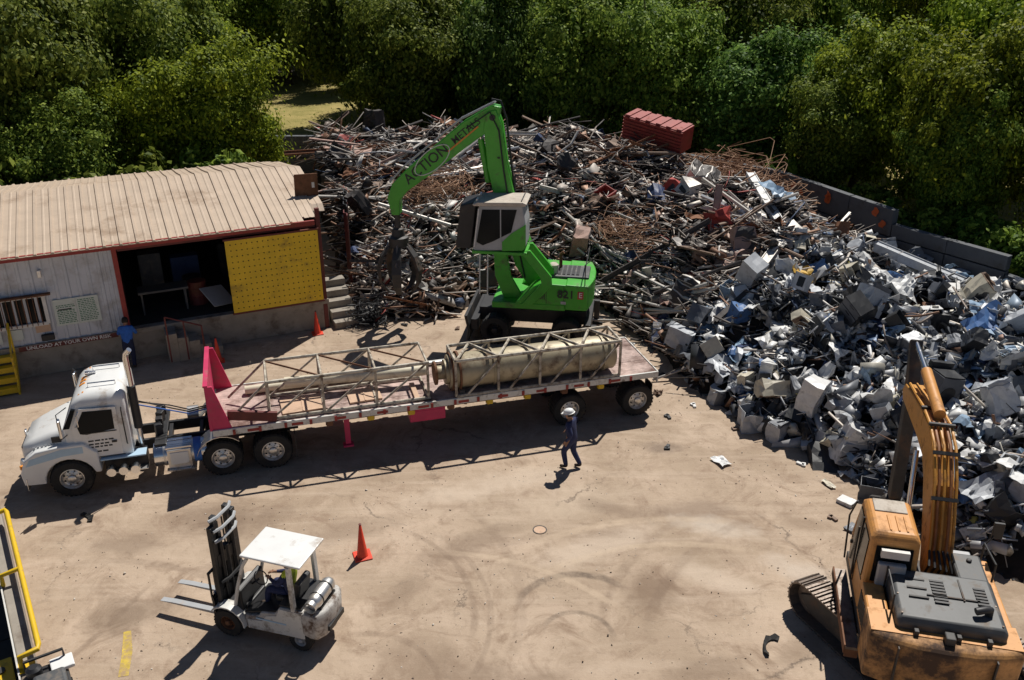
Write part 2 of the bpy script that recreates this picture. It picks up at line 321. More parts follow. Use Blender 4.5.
    def arc(cx, cy, rad, w, fx, fy, fr, amt, col=(0.13, 0.095, 0.07)):
        nonlocal base; cy -= 1.1; fy -= 1.1
        e = mth('ABSOLUTE', mth('SUBTRACT', dist(cx, cy), rad)); e = mth('ADD', e, mth('MULTIPLY', mth('SUBTRACT', wob, 0.5), w * 1.2))
        band = ramp(e, w * 0.45, w, (1, 1, 1, 1), (0, 0, 0, 1)); foc = ramp(dist(fx, fy), fr * 0.65, fr, (1, 1, 1, 1), (0, 0, 0, 1)) if fr else wear
        if fr >= 1.0:
            foc = ramp(mth('DIVIDE', dist(fx, fy), fr), 0.6, 1.0, (1, 1, 1, 1), (0, 0, 0, 1))
        base = mix(base, col, mth('MULTIPLY', mth('MULTIPLY', band, foc), mth('MULTIPLY', mth('ADD', mth('MULTIPLY', wear, 0.7), 0.3), amt)))
    arc(1.45, 16.1, 1.4, 0.13, 1.2, 17.5, 1.55, 0.85); arc(1.35, 15.5, 0.75, 0.09, 1.5, 16.1, 1.0, 0.7)
    for (cx, cy, rad, w, fx, fy, fr, amt) in ((-4.4, 16.0, 3.6, 0.1, -1.4, 17.5, 2.6, 0.5), (-4.4, 16.0, 3.95, 0.08, -1.2, 16.2, 3.0, 0.5), (-5.2, 16.5, 5.4, 0.16, -0.4, 17.5, 3.5, 0.35),
                                              (-3.0, 14.0, 1.6, 0.1, -2.0, 15.0, 1.8, 0.5), (2.0, 12.0, 7.0, 0.22, 0.5, 18.8, 3.0, 0.3), (9.0, 14.0, 6.4, 0.16, 4.0, 18.0, 3.0, 0.4), (9.0, 14.0, 7.4, 0.16, 3.0, 18.0, 3.0, 0.35),
                                              (-9.5, 12.0, 6.0, 0.14, -7.5, 17.6, 2.5, 0.45), (-20, 20, 12.2, 0.1, -8.8, 15.5, 2.2, 0.55)):
        arc(cx, cy, rad, w, fx, fy, fr, amt, (0.19, 0.13, 0.09))
    for (cx, cy, rad, w, fx, fy, fr) in ((-2.0, 12.5, 5.8, 0.12, 1.0, 18.2, 3.0), (4.0, 13.0, 5.6, 0.13, 3.0, 18.4, 3.0), (4.0, 13.0, 6.6, 0.15, 2.5, 19.3, 3.2)):
        arc(cx, cy, rad, w, fx, fy, fr, 0.5, (0.55, 0.43, 0.31))
    # hairline cracks in the old concrete
    vo = n.new('ShaderNodeTexVoronoi'); vo.feature = 'DISTANCE_TO_EDGE'; vo.inputs['Scale'].default_value = 0.17
    wv = n.new('ShaderNodeVectorMath'); wv.operation = 'MULTIPLY_ADD'; nn = n.new('ShaderNodeTexNoise'); nn.inputs['Scale'].default_value = 0.9; nn.inputs['Detail'].default_value = 7; nn.inputs['Roughness'].default_value = 0.7; l.new(P, nn.inputs['Vector'])
    l.new(nn.outputs['Color'], wv.inputs[0]); wv.inputs[1].default_value = (1.6, 1.6, 0); l.new(P, wv.inputs[2]); l.new(wv.outputs[0], vo.inputs['Vector'])
    crack = mth('MULTIPLY', ramp(vo.outputs['Distance'], 0.0015, 0.005, (1, 1, 1, 1), (0, 0, 0, 1)), mth('MULTIPLY', ramp(nz(0.3, 3), 0.5, 0.6), 0.75)); base = mix(base, (0.09, 0.065, 0.05), crack)
    l.new(base, b.inputs['Base Color'])
    bp = n.new('ShaderNodeBump'); bp.inputs['Strength'].default_value = 0.35; bp.inputs['Distance'].default_value = 0.04
    l.new(mth('ADD', nz(3.0, 9, 0.72), mth('MULTIPLY', nz(24.0, 4, 0.7), 0.3)), bp.inputs['Height']); l.new(bp.outputs[0], b.inputs['Normal'])
    return m
MATS['yard_ground'] = ground_material()
g = MB(); g.quad((-600, -200, 0), (600, -200, 0), (600, 1200, 0), (-600, 1200, 0)); tag(g.build('ground', 'yard_ground'), kind='structure')

def field_material():
    m = bpy.data.materials.new('field_grass'); m.use_nodes = True; n, l = m.node_tree.nodes, m.node_tree.links; b = n['Principled BSDF']; b.inputs['Roughness'].default_value = 0.95
    tc = n.new('ShaderNodeTexCoord'); t = n.new('ShaderNodeTexNoise'); t.inputs['Scale'].default_value = 0.5; t.inputs['Detail'].default_value = 8; t.inputs['Roughness'].default_value = 0.7; l.new(tc.outputs['Object'], t.inputs['Vector'])
    r = n.new('ShaderNodeValToRGB'); e = r.color_ramp.elements; e[0].position = 0.35; e[0].color = (0.2, 0.18, 0.04, 1); e[1].position = 0.68; e[1].color = (0.4, 0.31, 0.11, 1)
    l.new(t.outputs['Fac'], r.inputs['Fac']); l.new(r.outputs[0], b.inputs['Base Color'])
    bp = n.new('ShaderNodeBump'); bp.inputs['Strength'].default_value = 0.8; bp.inputs['Distance'].default_value = 0.1; t2 = n.new('ShaderNodeTexNoise'); t2.inputs['Scale'].default_value = 9; l.new(tc.outputs['Object'], t2.inputs['Vector']); l.new(t2.outputs['Fac'], bp.inputs['Height']); l.new(bp.outputs[0], b.inputs['Normal'])
    return m
MATS['field_grass'] = field_material()
WALL = [(-30, 52), (-13, 51.8), (-5, 51.8), (2.7, 51.3), (8, 48.8), (13.2, 44.2), (16.4, 37.2), (19.3, 33), (23, 27), (28, 19)]
fld = MB(); pts = WALL + [(45, 10), (600, 10), (600, 1000), (-600, 1000), (-600, 52)]
fld.quad(*[(x, y, 0.006) for x, y in pts]); tag(fld.build('grass_field', 'field_grass'), kind='structure')
# a pale lane and low houses glimpsed far behind the trees
pm('lane', (0.42, 0.35, 0.32), 0.9, 0, 0.12, 0.4)
lane = MB(); lane.quad((-80, 96, 0.012), (120, 82, 0.012), (120, 90, 0.012), (-80, 104, 0.012)); tag(lane.build('lane', 'lane'), kind='structure')

# ================================================================== boundary wall of concrete slabs
wall = thing('boundary_wall', 'dark concrete slab wall behind the scrap heap with orange spray marks', 'wall', (0, 0, 0))
for i in range(0, len(WALL) - 1):
    a, b_ = Vector((*WALL[i], 0)), Vector((*WALL[i + 1], 0)); L = (b_ - a).length; k = max(1, round(L / 3.0)); d = (b_ - a) / k; yaw = math.atan2(d.y, d.x)
    for j in range(k):
        c = a + d * (j + .5)
        hs = [(0, 1.25), (1.28, 1.25)] if i < 3 else [(0, 1.2), (1.23, 1.2)] if i < 6 else [(0, 1.2), (1.23, 0.6)] if i < 7 else [(0, 1.1)]
        for z0, h in hs:
            s = MB(); s.box((0, 0, h / 2), (d.length - 0.035, 0.32, h - 0.02))
            o = s.build('slab', 'wall_concrete', wall, 0.02); o.location = (c.x + random.uniform(-.03, .03), c.y + random.uniform(-.03, .03), z0); o.rotation_euler = (random.uniform(-.01, .01), 0, yaw + random.uniform(-.012, .012))
        if 3 <= i <= 5 or (i == 2 and j == 1):
            for q in range(2):
                sp = MB(); u = random.uniform(-.9, .9); z = random.uniform(1.7, 2.25)
                bl = [(u + (0.10 + .12 * random.random()) * math.cos(t) + .05 * math.sin(3 * t), z + (0.16 + .1 * random.random()) * math.sin(t)) for t in [2 * math.pi * w / 11 for w in range(11)]]
                sp.prism(bl, -0.005, 0.0); so = sp.build('spray_mark', 'orange_mark', wall); so.location = (c.x + math.sin(yaw) * 0.21, c.y - math.cos(yaw) * 0.21, 0); so.rotation_euler = (0, 0, yaw)

# ================================================================== trees
def leaf_material(name, cols, hue=0.0):
    m = bpy.data.materials.new(name); m.use_nodes = True; MATS[name] = m; n, l = m.node_tree.nodes, m.node_tree.links
    b = n['Principled BSDF']; b.inputs['Roughness'].default_value = 0.6; b.inputs['Specular IOR Level'].default_value = 0.15; out = n['Material Output']
    ge = n.new('ShaderNodeNewGeometry'); r = n.new('ShaderNodeValToRGB'); e = r.color_ramp.elements
    while len(e) < len(cols): e.new(0.5)
    for i, c in enumerate(cols): e[i].position = i / (len(cols) - 1)
    for i, c in enumerate(cols): e[i].color = (*c, 1)
    l.new(ge.outputs['Random Per Island'], r.inputs['Fac'])
    oi = n.new('ShaderNodeObjectInfo'); hs = n.new('ShaderNodeHueSaturation')
    mr = n.new('ShaderNodeMapRange'); mr.inputs['To Min'].default_value = 0.485; mr.inputs['To Max'].default_value = 0.515; l.new(oi.outputs['Random'], mr.inputs['Value']); l.new(mr.outputs[0], hs.inputs['Hue'])
    mv = n.new('ShaderNodeMapRange'); mv.inputs['To Min'].default_value = 0.75; mv.inputs['To Max'].default_value = 1.32; l.new(oi.outputs['Random'], mv.inputs['Value']); l.new(mv.outputs[0], hs.inputs['Value'])
    l.new(r.outputs[0], hs.inputs['Color']); l.new(hs.outputs[0], b.inputs['Base Color'])
    tr = n.new('ShaderNodeBsdfTranslucent'); tg = n.new('ShaderNodeGamma'); tg.inputs['Gamma'].default_value = 0.82; l.new(hs.outputs[0], tg.inputs['Color']); l.new(tg.outputs[0], tr.inputs['Color'])
    mx = n.new('ShaderNodeMixShader'); mx.inputs[0].default_value = 0.34; l.new(b.outputs[0], mx.inputs[1]); l.new(tr.outputs[0], mx.inputs[2]); l.new(mx.outputs[0], out.inputs['Surface'])
    return m
leaf_material('leaf_green', [(0.045, 0.085, 0.012), (0.11, 0.17, 0.02), (0.19, 0.26, 0.03), (0.33, 0.4, 0.06)])
leaf_material('leaf_olive', [(0.05, 0.085, 0.008), (0.13, 0.18, 0.012), (0.24, 0.3, 0.018), (0.38, 0.43, 0.03)])
leaf_material('leaf_fresh', [(0.035, 0.085, 0.018), (0.08, 0.17, 0.028), (0.15, 0.27, 0.04), (0.26, 0.4, 0.07)])
pm('bark', (0.085, 0.062, 0.045), 0.9, 0, 0.3, 6, 0.5)
def leaves(rng, centres, radii, per, size, flat=0.75):
    """leaf quads spread through many clumps; each leaf a bent diamond of four corners"""
    cc = np.repeat(centres, per, 0); rr = np.repeat(radii, per)[:, None]; N = len(cc)
    d = rng.normal(size=(N, 3)); d /= np.linalg.norm(d, axis=1)[:, None]
    rad = rng.random((N, 1)) ** 0.45 * (1 + 0.25 * np.abs(rng.normal(size=(N, 1))) ** 2)
    p = cc + d * rad * rr * np.array([1, 1, flat])
    out = cc - cc.mean(0); out /= np.linalg.norm(out, axis=1)[:, None] + 1e-6
    nrm = d * 0.75 + out * 0.35 + rng.normal(size=(N, 3)) * 0.42 + np.array([0, 0, 0.35]); nrm /= np.linalg.norm(nrm, axis=1)[:, None]
    t = rng.normal(size=(N, 3)); t -= nrm * (t * nrm).sum(1)[:, None]; t /= np.linalg.norm(t, axis=1)[:, None]; bt = np.cross(nrm, t)
    s = size * (0.55 + 0.9 * rng.random((N, 1)))
    v = np.stack([p - t * s, p + bt * s * 0.55 + nrm * s * 0.12, p + t * s, p - bt * s * 0.55 + nrm * s * 0.12], 1).reshape(-1, 3)
    return v, np.arange(N * 4).reshape(-1, 4)
def tree_mesh(seed, h, rx, rz_, mat, nclump, per, leaf, low=0.16):
    rng = np.random.default_rng(seed); cz = h - rz_
    C = []; Rr = []
    while len(C) < nclump:
        d = rng.normal(size=3); d /= np.linalg.norm(d); q = rng.random() ** 0.38
        lump = 1 + 0.62 * mnoise.noise(Vector(d * 1.9 + seed)) + 0.4 * mnoise.noise(Vector(d * 4.1 + seed))
        p = d * q * lump * np.array([rx, rx, rz_]) * 0.88 + np.array([0, 0, cz])
        if p[2] < h * low: continue
        C.append(p); Rr.append((0.4 + 0.8 * rng.random()) * rx * 0.23)
    v, q = leaves(rng, np.array(C), np.array(Rr), per, leaf)
    ni = 950 if rx > 2 else 1
    ic = rng.normal(size=(ni, 3)); ic /= np.linalg.norm(ic, axis=1)[:, None]; ic = ic * (rng.random((ni, 1)) ** .33) * np.array([rx, rx, rz_]) * .7 + np.array([0, 0, cz])
    v2, q2 = leaves(rng, ic, np.full(ni, rx * .09), 12, leaf * 1.35)                     # inner leaves added to block light passing through the crown
    q = np.concatenate([q, q2 + len(v)]); v = np.concatenate([v, v2])
    crown = np_mesh('crown', v, q, [mat])
    tk = MB(); top = Vector((rng.normal() * .3, rng.normal() * .3, cz + rz_ * .3)); b0 = 0.035 * h
    pts = [Vector((0, 0, -0.1)), Vector((.05, 0, h * .12)), Vector((rng.normal() * .12, rng.normal() * .12, h * .3)), top]
    tk.tube(pts, [b0 * 1.3, b0, b0 * .8, b0 * .25], 9)
    for k in range(9):
        a = rng.random() * 6.28; c = C[int(rng.integers(len(C)))]; z0 = h * (.2 + .35 * rng.random()); s0 = Vector((.05, 0, z0)); e = Vector(c); mid = s0.lerp(e, .5) + Vector((0, 0, .25))
        tk.tube([s0, mid, e], [b0 * .5, b0 * .32, b0 * .08], 6)
    return crown, tk.mesh('trunk', 'bark', 50)
TREES = {}
def kinds():
    TREES['green'] = [tree_mesh(s, 8.6, 4.0, 3.9, 'leaf_green', 150, 480, 0.105) for s in (1, 2)]
    TREES['olive'] = [tree_mesh(s, 8.2, 4.2, 3.8, 'leaf_olive', 165, 470, 0.1) for s in (3, 4)]
    TREES['fresh'] = [tree_mesh(s, 7.6, 3.4, 3.5, 'leaf_fresh', 140, 450, 0.105) for s in (5, 6)]
    TREES['shrub'] = [tree_mesh(s, 2.6, 1.5, 1.35, 'leaf_green', 38, 130, 0.12, 0.02) for s in (7, 8)]
    TREES['vine'] = [tree_mesh(s, 2.2, 1.2, 1.1, 'leaf_fresh', 26, 120, 0.12, 0.02) for s in (9,)]
kinds()
LOOK = {'green': 'mid green', 'olive': 'yellowish olive', 'fresh': 'fresh green'}
def tree(kind, x, y, s=1.0, label='', sz=1.0, group='trees behind the yard'):
    sz *= random.uniform(.86, 1.18)
    nm = 'shrub' if kind in ('shrub', 'vine') else 'broadleaf_tree'
    t = thing(nm, label, 'shrub' if nm == 'shrub' else 'tree', (x, y, 0), random.random() * 6.28, group)
    cr, tk = random.choice(TREES[kind]); hw = .88 if nm != 'shrub' else 1.0; t.scale = (s * hw * random.uniform(.88, 1.08), s * hw * random.uniform(.88, 1.08), s * sz * (1.12 if nm != 'shrub' else 1.0))
    link('crown', cr, t); link('trunk' if nm != 'shrub' else 'stem', tk, t)
# rows named by what each one stands behind
def row(lst, where, group):
    for kind, x, y, s in lst: tree(kind, x, y, s, f'{LOOK[kind]} broadleaf tree {where}', random.uniform(.94, 1.06), group)
row([('green', -28, 42, 1.2), ('green', -22.5, 43.5, 1.2), ('olive', -15.2, 44.4, 1.0), ('green', -18.6, 48.5, 1.1), ('green', -20.4, 40.2, 0.85), ('olive', -26.5, 38.6, 0.9)], 'right behind the tan warehouse roof', 'trees behind the warehouse')
row([('green', -33, 52, 1.3), ('olive', -26.5, 53, 1.3), ('green', -20.5, 54, 1.25)], 'in the second row behind the warehouse', 'trees further behind the warehouse')
row([('green', -6.4, 57.0, 1.15), ('fresh', -1.2, 56.0, 1.1), ('green', 3.8, 55.5, 1.15), ('green', 8.8, 54.0, 1.1), ('fresh', -3.6, 62, 1.2), ('green', 1.6, 62.5, 1.3), ('green', 7.5, 61.5, 1.3)], 'over the wall behind the green material handler', 'trees behind the handler')
row([('fresh', 13.4, 51.0, 1.15), ('olive', 18.2, 47.0, 1.12), ('olive', 21.0, 41.0, 1.1), ('olive', 25.0, 36.0, 1.12), ('green', 16.4, 46.0, 0.75), ('green', 19.8, 39.4, 0.62), ('green', 23.4, 33.4, 0.7), ('olive', 29, 29, 1.0)], 'leaning over the slab wall behind the appliance heap', 'trees along the slab wall')
row([('green', 14.5, 59, 1.2), ('fresh', 20.5, 55.0, 1.2), ('olive', 26.0, 50.0, 1.25), ('green', 31.5, 45.0, 1.25), ('olive', 35, 38, 1.2)], 'in the second row beyond the slab wall', 'trees beyond the slab wall')
far = []
rr = random.Random(5)
for yy in (68, 76, 85, 95, 106, 120):
    x = -70 + rr.random() * 5
    while x < 72:
        gap_view = abs(x - (-0.213 * yy)) < 3.2 and yy < 70 and False
        glimpse = (abs(x - 0.3 * yy) < 5 and 74 < yy < 100)
        if not glimpse and abs(x) < yy * 0.64: far.append((rr.choice(['green', 'olive', 'fresh', 'green']), x, yy + rr.uniform(-2, 2), rr.uniform(1.15, 1.45)))
        x += rr.uniform(6.0, 7.6)
far = [f for f in far if not (-24 < f[1] < -11 and 50 < f[2] < 82)]
row(far, 'in the far wood beyond the yard', 'trees of the far wood')
for k in range(30):
    t = k / 29; L = t * (len(WALL) - 4) + 2; i = int(min(L, len(WALL) - 2)); f = L - i
    x = WALL[i][0] * (1 - f) + WALL[i + 1][0] * f; y = WALL[i][1] * (1 - f) + WALL[i + 1][1] * f
    a = Vector((WALL[i + 1][1] - WALL[i][1], WALL[i][0] - WALL[i + 1][0])).normalized() * -1
    o = random.uniform(1.3, 2.6)
    tree('shrub' if k % 3 else 'vine', x + a.x * o, y + a.y * o, random.uniform(.75, 1.15), 'leafy shrub growing just behind the slab wall' if k % 3 else 'bright vine-covered shrub growing just behind the slab wall', 1.0, 'shrubs behind the slab wall' if k % 3 else 'vines behind the slab wall')
for x, y, s in ((-25, 35.0, 1.3), (-22, 36.2, 1.4), (-19.0, 37.6, 1.3), (-16.2, 38.8, 1.4), (-13.6, 40.0, 1.35)):
    tree('shrub', x, y, s, 'leafy shrub crowded against the back of the warehouse', 1.25, 'shrubs behind the warehouse')
# ================================================================== warehouse: local x runs along the front (to the right), y into the building
WH = R(24.3); wh = thing('warehouse', 'low white metal warehouse with tan ribbed roof and open loading dock', 'building', (-6.7, 30.35, 0), WH); wh.scale = (1.1, 1, 1)
W = 15.6; DZ = 1.12; EZ = 4.17; DEP = 9.0
# concrete dock (set back under the bay) and its face
m = MB(); m.bb(-W, 0.0, 0.0, DEP, 0, DZ); m.build('dock_slab', 'concrete', wh, 0.02)
m = MB(); m.bb(-6.05, -0.2, 0.25, DEP - .12, DZ, DZ + .006); m.build('bay_floor_shade', 'interior_shade', wh)  # dark sheet over the pale concrete, painted shade on the floor
m = MB(); m.bb(-W, 0.03, -0.06, 0.02, DZ - 0.16, DZ + 0.01); m.build('dock_edge', 'concrete', wh, 0.01)
# front wall: box-ribbed metal sheets, one part per sheet
xw = -W
x_bay = -6.2
while xw < x_bay - 0.05:
    w = min(0.9, x_bay - xw); prof = []
    for k in range(3):
        p = xw + k * w / 3; q = w / 3; prof += [(p, 0.0), (p + q * .62, 0.0), (p + q * .7, -0.03), (p + q * .92, -0.03)]
    prof.append((xw + w, 0.0))
    s = MB(); ring0 = [(x, y + 0.06, DZ) for x, y in prof]; ring1 = [(x, y + 0.06, EZ - 0.05) for x, y in prof]
    back0 = [(x, 0.11, DZ) for x, y in reversed(prof)]; back1 = [(x, 0.11, EZ - 0.05) for x, y in reversed(prof)]
    s.loft([ring0 + back0, ring1 + back1]); s.build('wall_sheet', 'wall_white', wh); xw += w + 0.004
m = MB(); m.bb(-W, -W + .1, 0.1, DEP, DZ, EZ + .3); m.build('side_wall', 'wall_white', wh)
m = MB(); m.bb(-0.12, -0.02, 0.5, DEP, DZ, EZ); m.build('side_wall', 'interior_shade', wh)
m = MB(); m.bb(-W, 0, DEP - .1, DEP, DZ, EZ); m.build('back_wall', 'interior_shade', wh)
m = MB(); m.bb(-6.3, -6.22, 0.12, DEP - .1, DZ, EZ); m.build('partition', 'interior_shade', wh)
# red frame of the bay and red eave trim
m = MB(); m.bb(-6.21, -6.07, -0.03, 0.12, DZ, EZ - .05); m.build('door_post', 'oxide_red', wh, 0.01)
m = MB(); m.bb(-0.16, -0.02, -0.03, 0.1, 0.0, EZ + 0.35); m.build('corner_post', 'dark_red', wh, 0.01)
m = MB(); m.bb(-W - .2, -0.25, -0.34, -0.24, EZ - 0.13, EZ + .03); m.build('eave_trim', 'oxide_red', wh, 0.01)
m = MB(); m.bb(-6.05, -0.2, -0.02, 0.1, EZ - 0.3, EZ - .08); m.build('door_header', 'dark_red', wh)
for x in (-12, -9, -4, -2):
    m = MB(); m.bb(x, x + .1, 0.2, DEP - .2, EZ - .22, EZ - .05); m.build('rafter', 'interior_shade', wh)
# roof: one ribbed tan sheet per piece, rounded over the ridge
RZ = 0.72; prof = [(-0.38, 0.0), (1.2, .25), (2.6, .47), (3.9, .68), (4.6, .79), (4.72, .8), (4.85, .79), (5.7, .62), (7, .38), (9.3, 0.0)]
pit = MB()
rf = MB(); rf.bb(-W, -0.4, 4.2, 4.8, EZ + .3, EZ + .5); roof = rf.build('roof', 'interior_shade', wh)
sw = 0.45; nS = int((W + .3) / sw) + 1
for k in range(nS):
    x0 = -W - .25 + k * sw; x1 = x0 + sw - 0.004
    cut = max(0.0, (x1 + 1.15) / 1.15)                      # the corner of the roof is torn away
    pr = [(y + (0.0 if y > 2 else 0.0), z) for y, z in prof]
    if cut > 0: pr = [(-0.38 + 0.75 * cut ** 2.2, 0.03 * cut)] + pr[1:6] + [(pr[6][0], pr[6][1])] + pr[7:]
    s = MB(); rings = []; jig = random.uniform(-.006, .006)
    for y, z in pr:
        z += EZ + jig - (0.05 * cut ** 2 if cut > 0 else 0); q = sw
        top = [(x0, y, z), (x0 + .02, y, z + .045), (x0 + .075, y, z + .045), (x0 + .1, y, z), (x0 + .24, y, z), (x0 + .26, y, z + .012), (x0 + .3, y, z + .012), (x0 + .32, y, z), (x1, y, z)]
        bot = [(x1, y, z - .02), (x0, y, z - .02)]
        rings.append(top + bot)
    s.loft(rings); s.build('roof_sheet', 'roof_tan', roof)
# barred window
win = MB(); win.bb(-9.52, -8.28, 0.035, 0.05, 1.84, 2.72); wo_ = win.build('window', 'glass_dark', wh)
m = MB()
for a, b_ in (((-9.58, -0.02, 1.8), (-8.22, -0.02, 1.8)), ((-9.58, -0.02, 2.76), (-8.22, -0.02, 2.76)), ((-9.58, -0.02, 1.8), (-9.58, -0.02, 2.76)), ((-8.22, -0.02, 1.8), (-8.22, -0.02, 2.76))): m.beam(a, b_, .08, .1)
m.build('frame', 'letter_white', wo_)
for k in range(9):
    m = MB(); x = -9.46 + k * .137; m.beam((x, -0.09, 1.78), (x, -0.09, 2.78), .022); m.build('bar', 'rust', wo_)
m = MB(); m.bb(-9.86, -8.01, -0.2, -0.02, 2.78, 2.83); m.build('awning', 'rust', wo_)
# notice board
sg = MB(); sg.bb(-8.02, -6.8, -0.012, 0.03, 1.62, 2.52); so = sg.build('notice_board', 'sign_white', wh, 0.005)
m = MB(); rr = random.Random(3)
for c, x0 in enumerate((-7.95, -7.36)):
    for k in range(13):
        z = 2.43 - k * .06
        if c == 0 and k in (0, 1, 4): continue
        x = x0
        while x < x0 + .46:
            w = rr.uniform(.03, .09); m.bb(x, min(x + w, x0 + .5), -0.017, -0.013, z - .015, z + .013); x += w + .02
m.build('printed_lines', 'ink_green', so)
m = MB(); m.bb(-7.92, -7.55, -0.017, -0.013, 2.15, 2.19); m.build('printed_heading', 'ink_black', so)
m = MB(); m.bb(-7.415, -7.405, -0.018, -0.012, 1.64, 2.5); m.build('board_seam', 'grey_paint', so)
lettering('UNLOAD AT YOUR OWN RISK', 0.165, frame(-7.8, -0.065, DZ - 0.085, (1, 0, 0), (0, 0, 1)), 'letter_white', 'lettering', wh, 0.003, 0.004)
m = MB(); m.bb(-9.15, -6.45, -0.062, -0.058, DZ - .165, DZ - .005); m.build('lettering_band', 'dark_red', wh)
for x0, x1, z0, z1, mt in ((-9.8, -9.5, 1.3, 1.72, 'sign_white'), (-9.35, -8.95, 1.35, 1.7, 'sign_white'), (-8.6, -8.2, 1.5, 1.75, 'plywood')):
    m = MB(); m.bb(x0, x1, -0.01, 0.03, z0, z1); m.build('posted_notice', mt, wh)
m = MB(); m.bb(-8.5, -8.15, -0.12, 0.03, 1.22, 1.42); m.build('mail_box', 'black_metal', wh, 0.02)
m = MB(); m.bb(-8.23, -8.13, -0.1, 0.03, 3.35, 3.6); m.build('wall_lamp', 'aluminium', wh, 0.02)
# loading stairs up into the bay
st = MB()
for k in range(5): st.bb(-5.15 + .32 * k, -5.15 + .32 * (k + 1) - .004, -0.8, -0.07, 0, DZ - .18 * (k + 1) + .1)
st.build('dock_stair', 'concrete', wh, 0.01)
m = MB()
for x in (-5.1, -4.6, -4.1): m.tube([(x, -0.95, .1), (x, -0.95, 1.75 - (x + 5.1) * .5)], .025, 6)
m.tube([(-5.1, -0.95, 1.75), (-4.1, -0.95, 1.25)], .025, 6); m.build('stair_rail', 'dark_red', wh, smooth=40)
pm('scrap_navy', (.03, .06, .16), .6)
# things inside the bay, their colours darkened to paint its shade
def inside(name, label, cat, mb, mat, bevel=0.01):
    o = mb.build(name, mat, None, bevel); o.location = wh.location; o.rotation_euler = wh.rotation_euler; o.scale = wh.scale; return tag(o, label, cat)
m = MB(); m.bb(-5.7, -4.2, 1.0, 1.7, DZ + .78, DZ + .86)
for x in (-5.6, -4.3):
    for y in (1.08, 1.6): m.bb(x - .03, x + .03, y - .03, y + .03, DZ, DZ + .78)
inside('work_table', 'work table inside the loading bay, darkened for shade', 'table', m, 'ex_hood')
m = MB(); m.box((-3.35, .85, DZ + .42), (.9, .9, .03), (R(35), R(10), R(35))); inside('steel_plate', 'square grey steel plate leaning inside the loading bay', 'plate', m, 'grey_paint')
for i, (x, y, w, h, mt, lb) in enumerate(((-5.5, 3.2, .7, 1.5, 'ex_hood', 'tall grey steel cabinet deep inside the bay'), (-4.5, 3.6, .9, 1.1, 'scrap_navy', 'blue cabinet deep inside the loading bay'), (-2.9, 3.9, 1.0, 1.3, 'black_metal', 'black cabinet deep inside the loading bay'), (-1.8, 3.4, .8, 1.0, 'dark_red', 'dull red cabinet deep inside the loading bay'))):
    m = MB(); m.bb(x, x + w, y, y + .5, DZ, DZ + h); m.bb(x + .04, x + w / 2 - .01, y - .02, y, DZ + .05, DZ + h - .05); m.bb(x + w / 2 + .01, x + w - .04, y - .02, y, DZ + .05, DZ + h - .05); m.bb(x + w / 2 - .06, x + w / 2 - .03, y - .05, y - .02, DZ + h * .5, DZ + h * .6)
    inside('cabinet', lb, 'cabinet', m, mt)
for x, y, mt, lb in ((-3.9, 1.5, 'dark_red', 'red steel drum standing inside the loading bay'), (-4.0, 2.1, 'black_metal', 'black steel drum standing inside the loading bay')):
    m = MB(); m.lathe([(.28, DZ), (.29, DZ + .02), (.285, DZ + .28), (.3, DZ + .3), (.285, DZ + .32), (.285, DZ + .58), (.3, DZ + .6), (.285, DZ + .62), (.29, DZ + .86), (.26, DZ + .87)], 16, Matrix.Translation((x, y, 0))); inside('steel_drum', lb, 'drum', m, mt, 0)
# yellow perforated panel hung over the right of the bay
yp = thing('perforated_panel', 'large yellow perforated steel panel hung over the right of the loading bay', 'panel', wh.location, WH); yp.scale = wh.scale
m = MB(); m.bb(-3.02, -0.16, -0.17, -0.1, 1.18, 3.8); m.build('panel', 'panel_yellow', yp, 0.012)
m = MB()
for i in range(17):
    for j in range(12):
        x = -2.86 + i * .162 + random.uniform(-.006, .006); z = 1.34 + j * .21
        m.lathe([(.022, 0.001), (.022, .004)], 7, frame(x, -0.17, z, (1, 0, 0), (0, 0, 1)))
tag(m.build('holes', 'hole_black', yp), kind='stuff')
for z_ in (3.8, 1.12):
    m = MB(); m.bb(-3.06, -0.12, -0.18, -0.09, z_, z_ + .06); m.build('frame_rail', 'dark_red', yp)
# yellow steps beside the window
ys = thing('yellow_steps', 'yellow steel steps under the barred window', 'steps', wh.location, WH); ys.scale = wh.scale
for k in range(4):
    m = MB(); m.bb(-10.2, -9.3, -1.15 + .27 * k, -1.15 + .27 * (k + 1) - .02, .2 + .24 * k, .24 + .24 * k); m.bb(-10.2, -9.3, -1.15 + .27 * k, -1.12 + .27 * k, .06 + .24 * k, .2 + .24 * k); m.build('tread', 'yellow_paint', ys)
for x in (-10.23, -9.3):
    m = MB(); m.prism([(-1.2, 0), (-0.95, 0), (-0.08, .75), (-0.08, 1.0), (-0.2, 1.0), (-1.2, .2)], x, x + .05, 'x'); m.build('stringer', 'yellow_paint', ys)
m = MB(); m.tube([(-9.27, -1.0, .2), (-9.27, -1.0, 1.2), (-9.27, -.1, 2.0), (-9.27, -.1, 1.0)], .03, 8); m.build('hand_rail', 'yellow_paint', ys, smooth=40)
# concrete steps at the right-hand corner
cs = thing('concrete_steps', 'worn concrete steps at the right corner of the warehouse', 'steps', wh.location, WH)
for k in range(5):
    m = MB(); m.bb(0.12, 1.0, -0.35 + .42 * k, -0.35 + .42 * (k + 1) - .004, 0.0, .26 * (k + 1)); m.build('step', 'concrete', cs, 0.02)
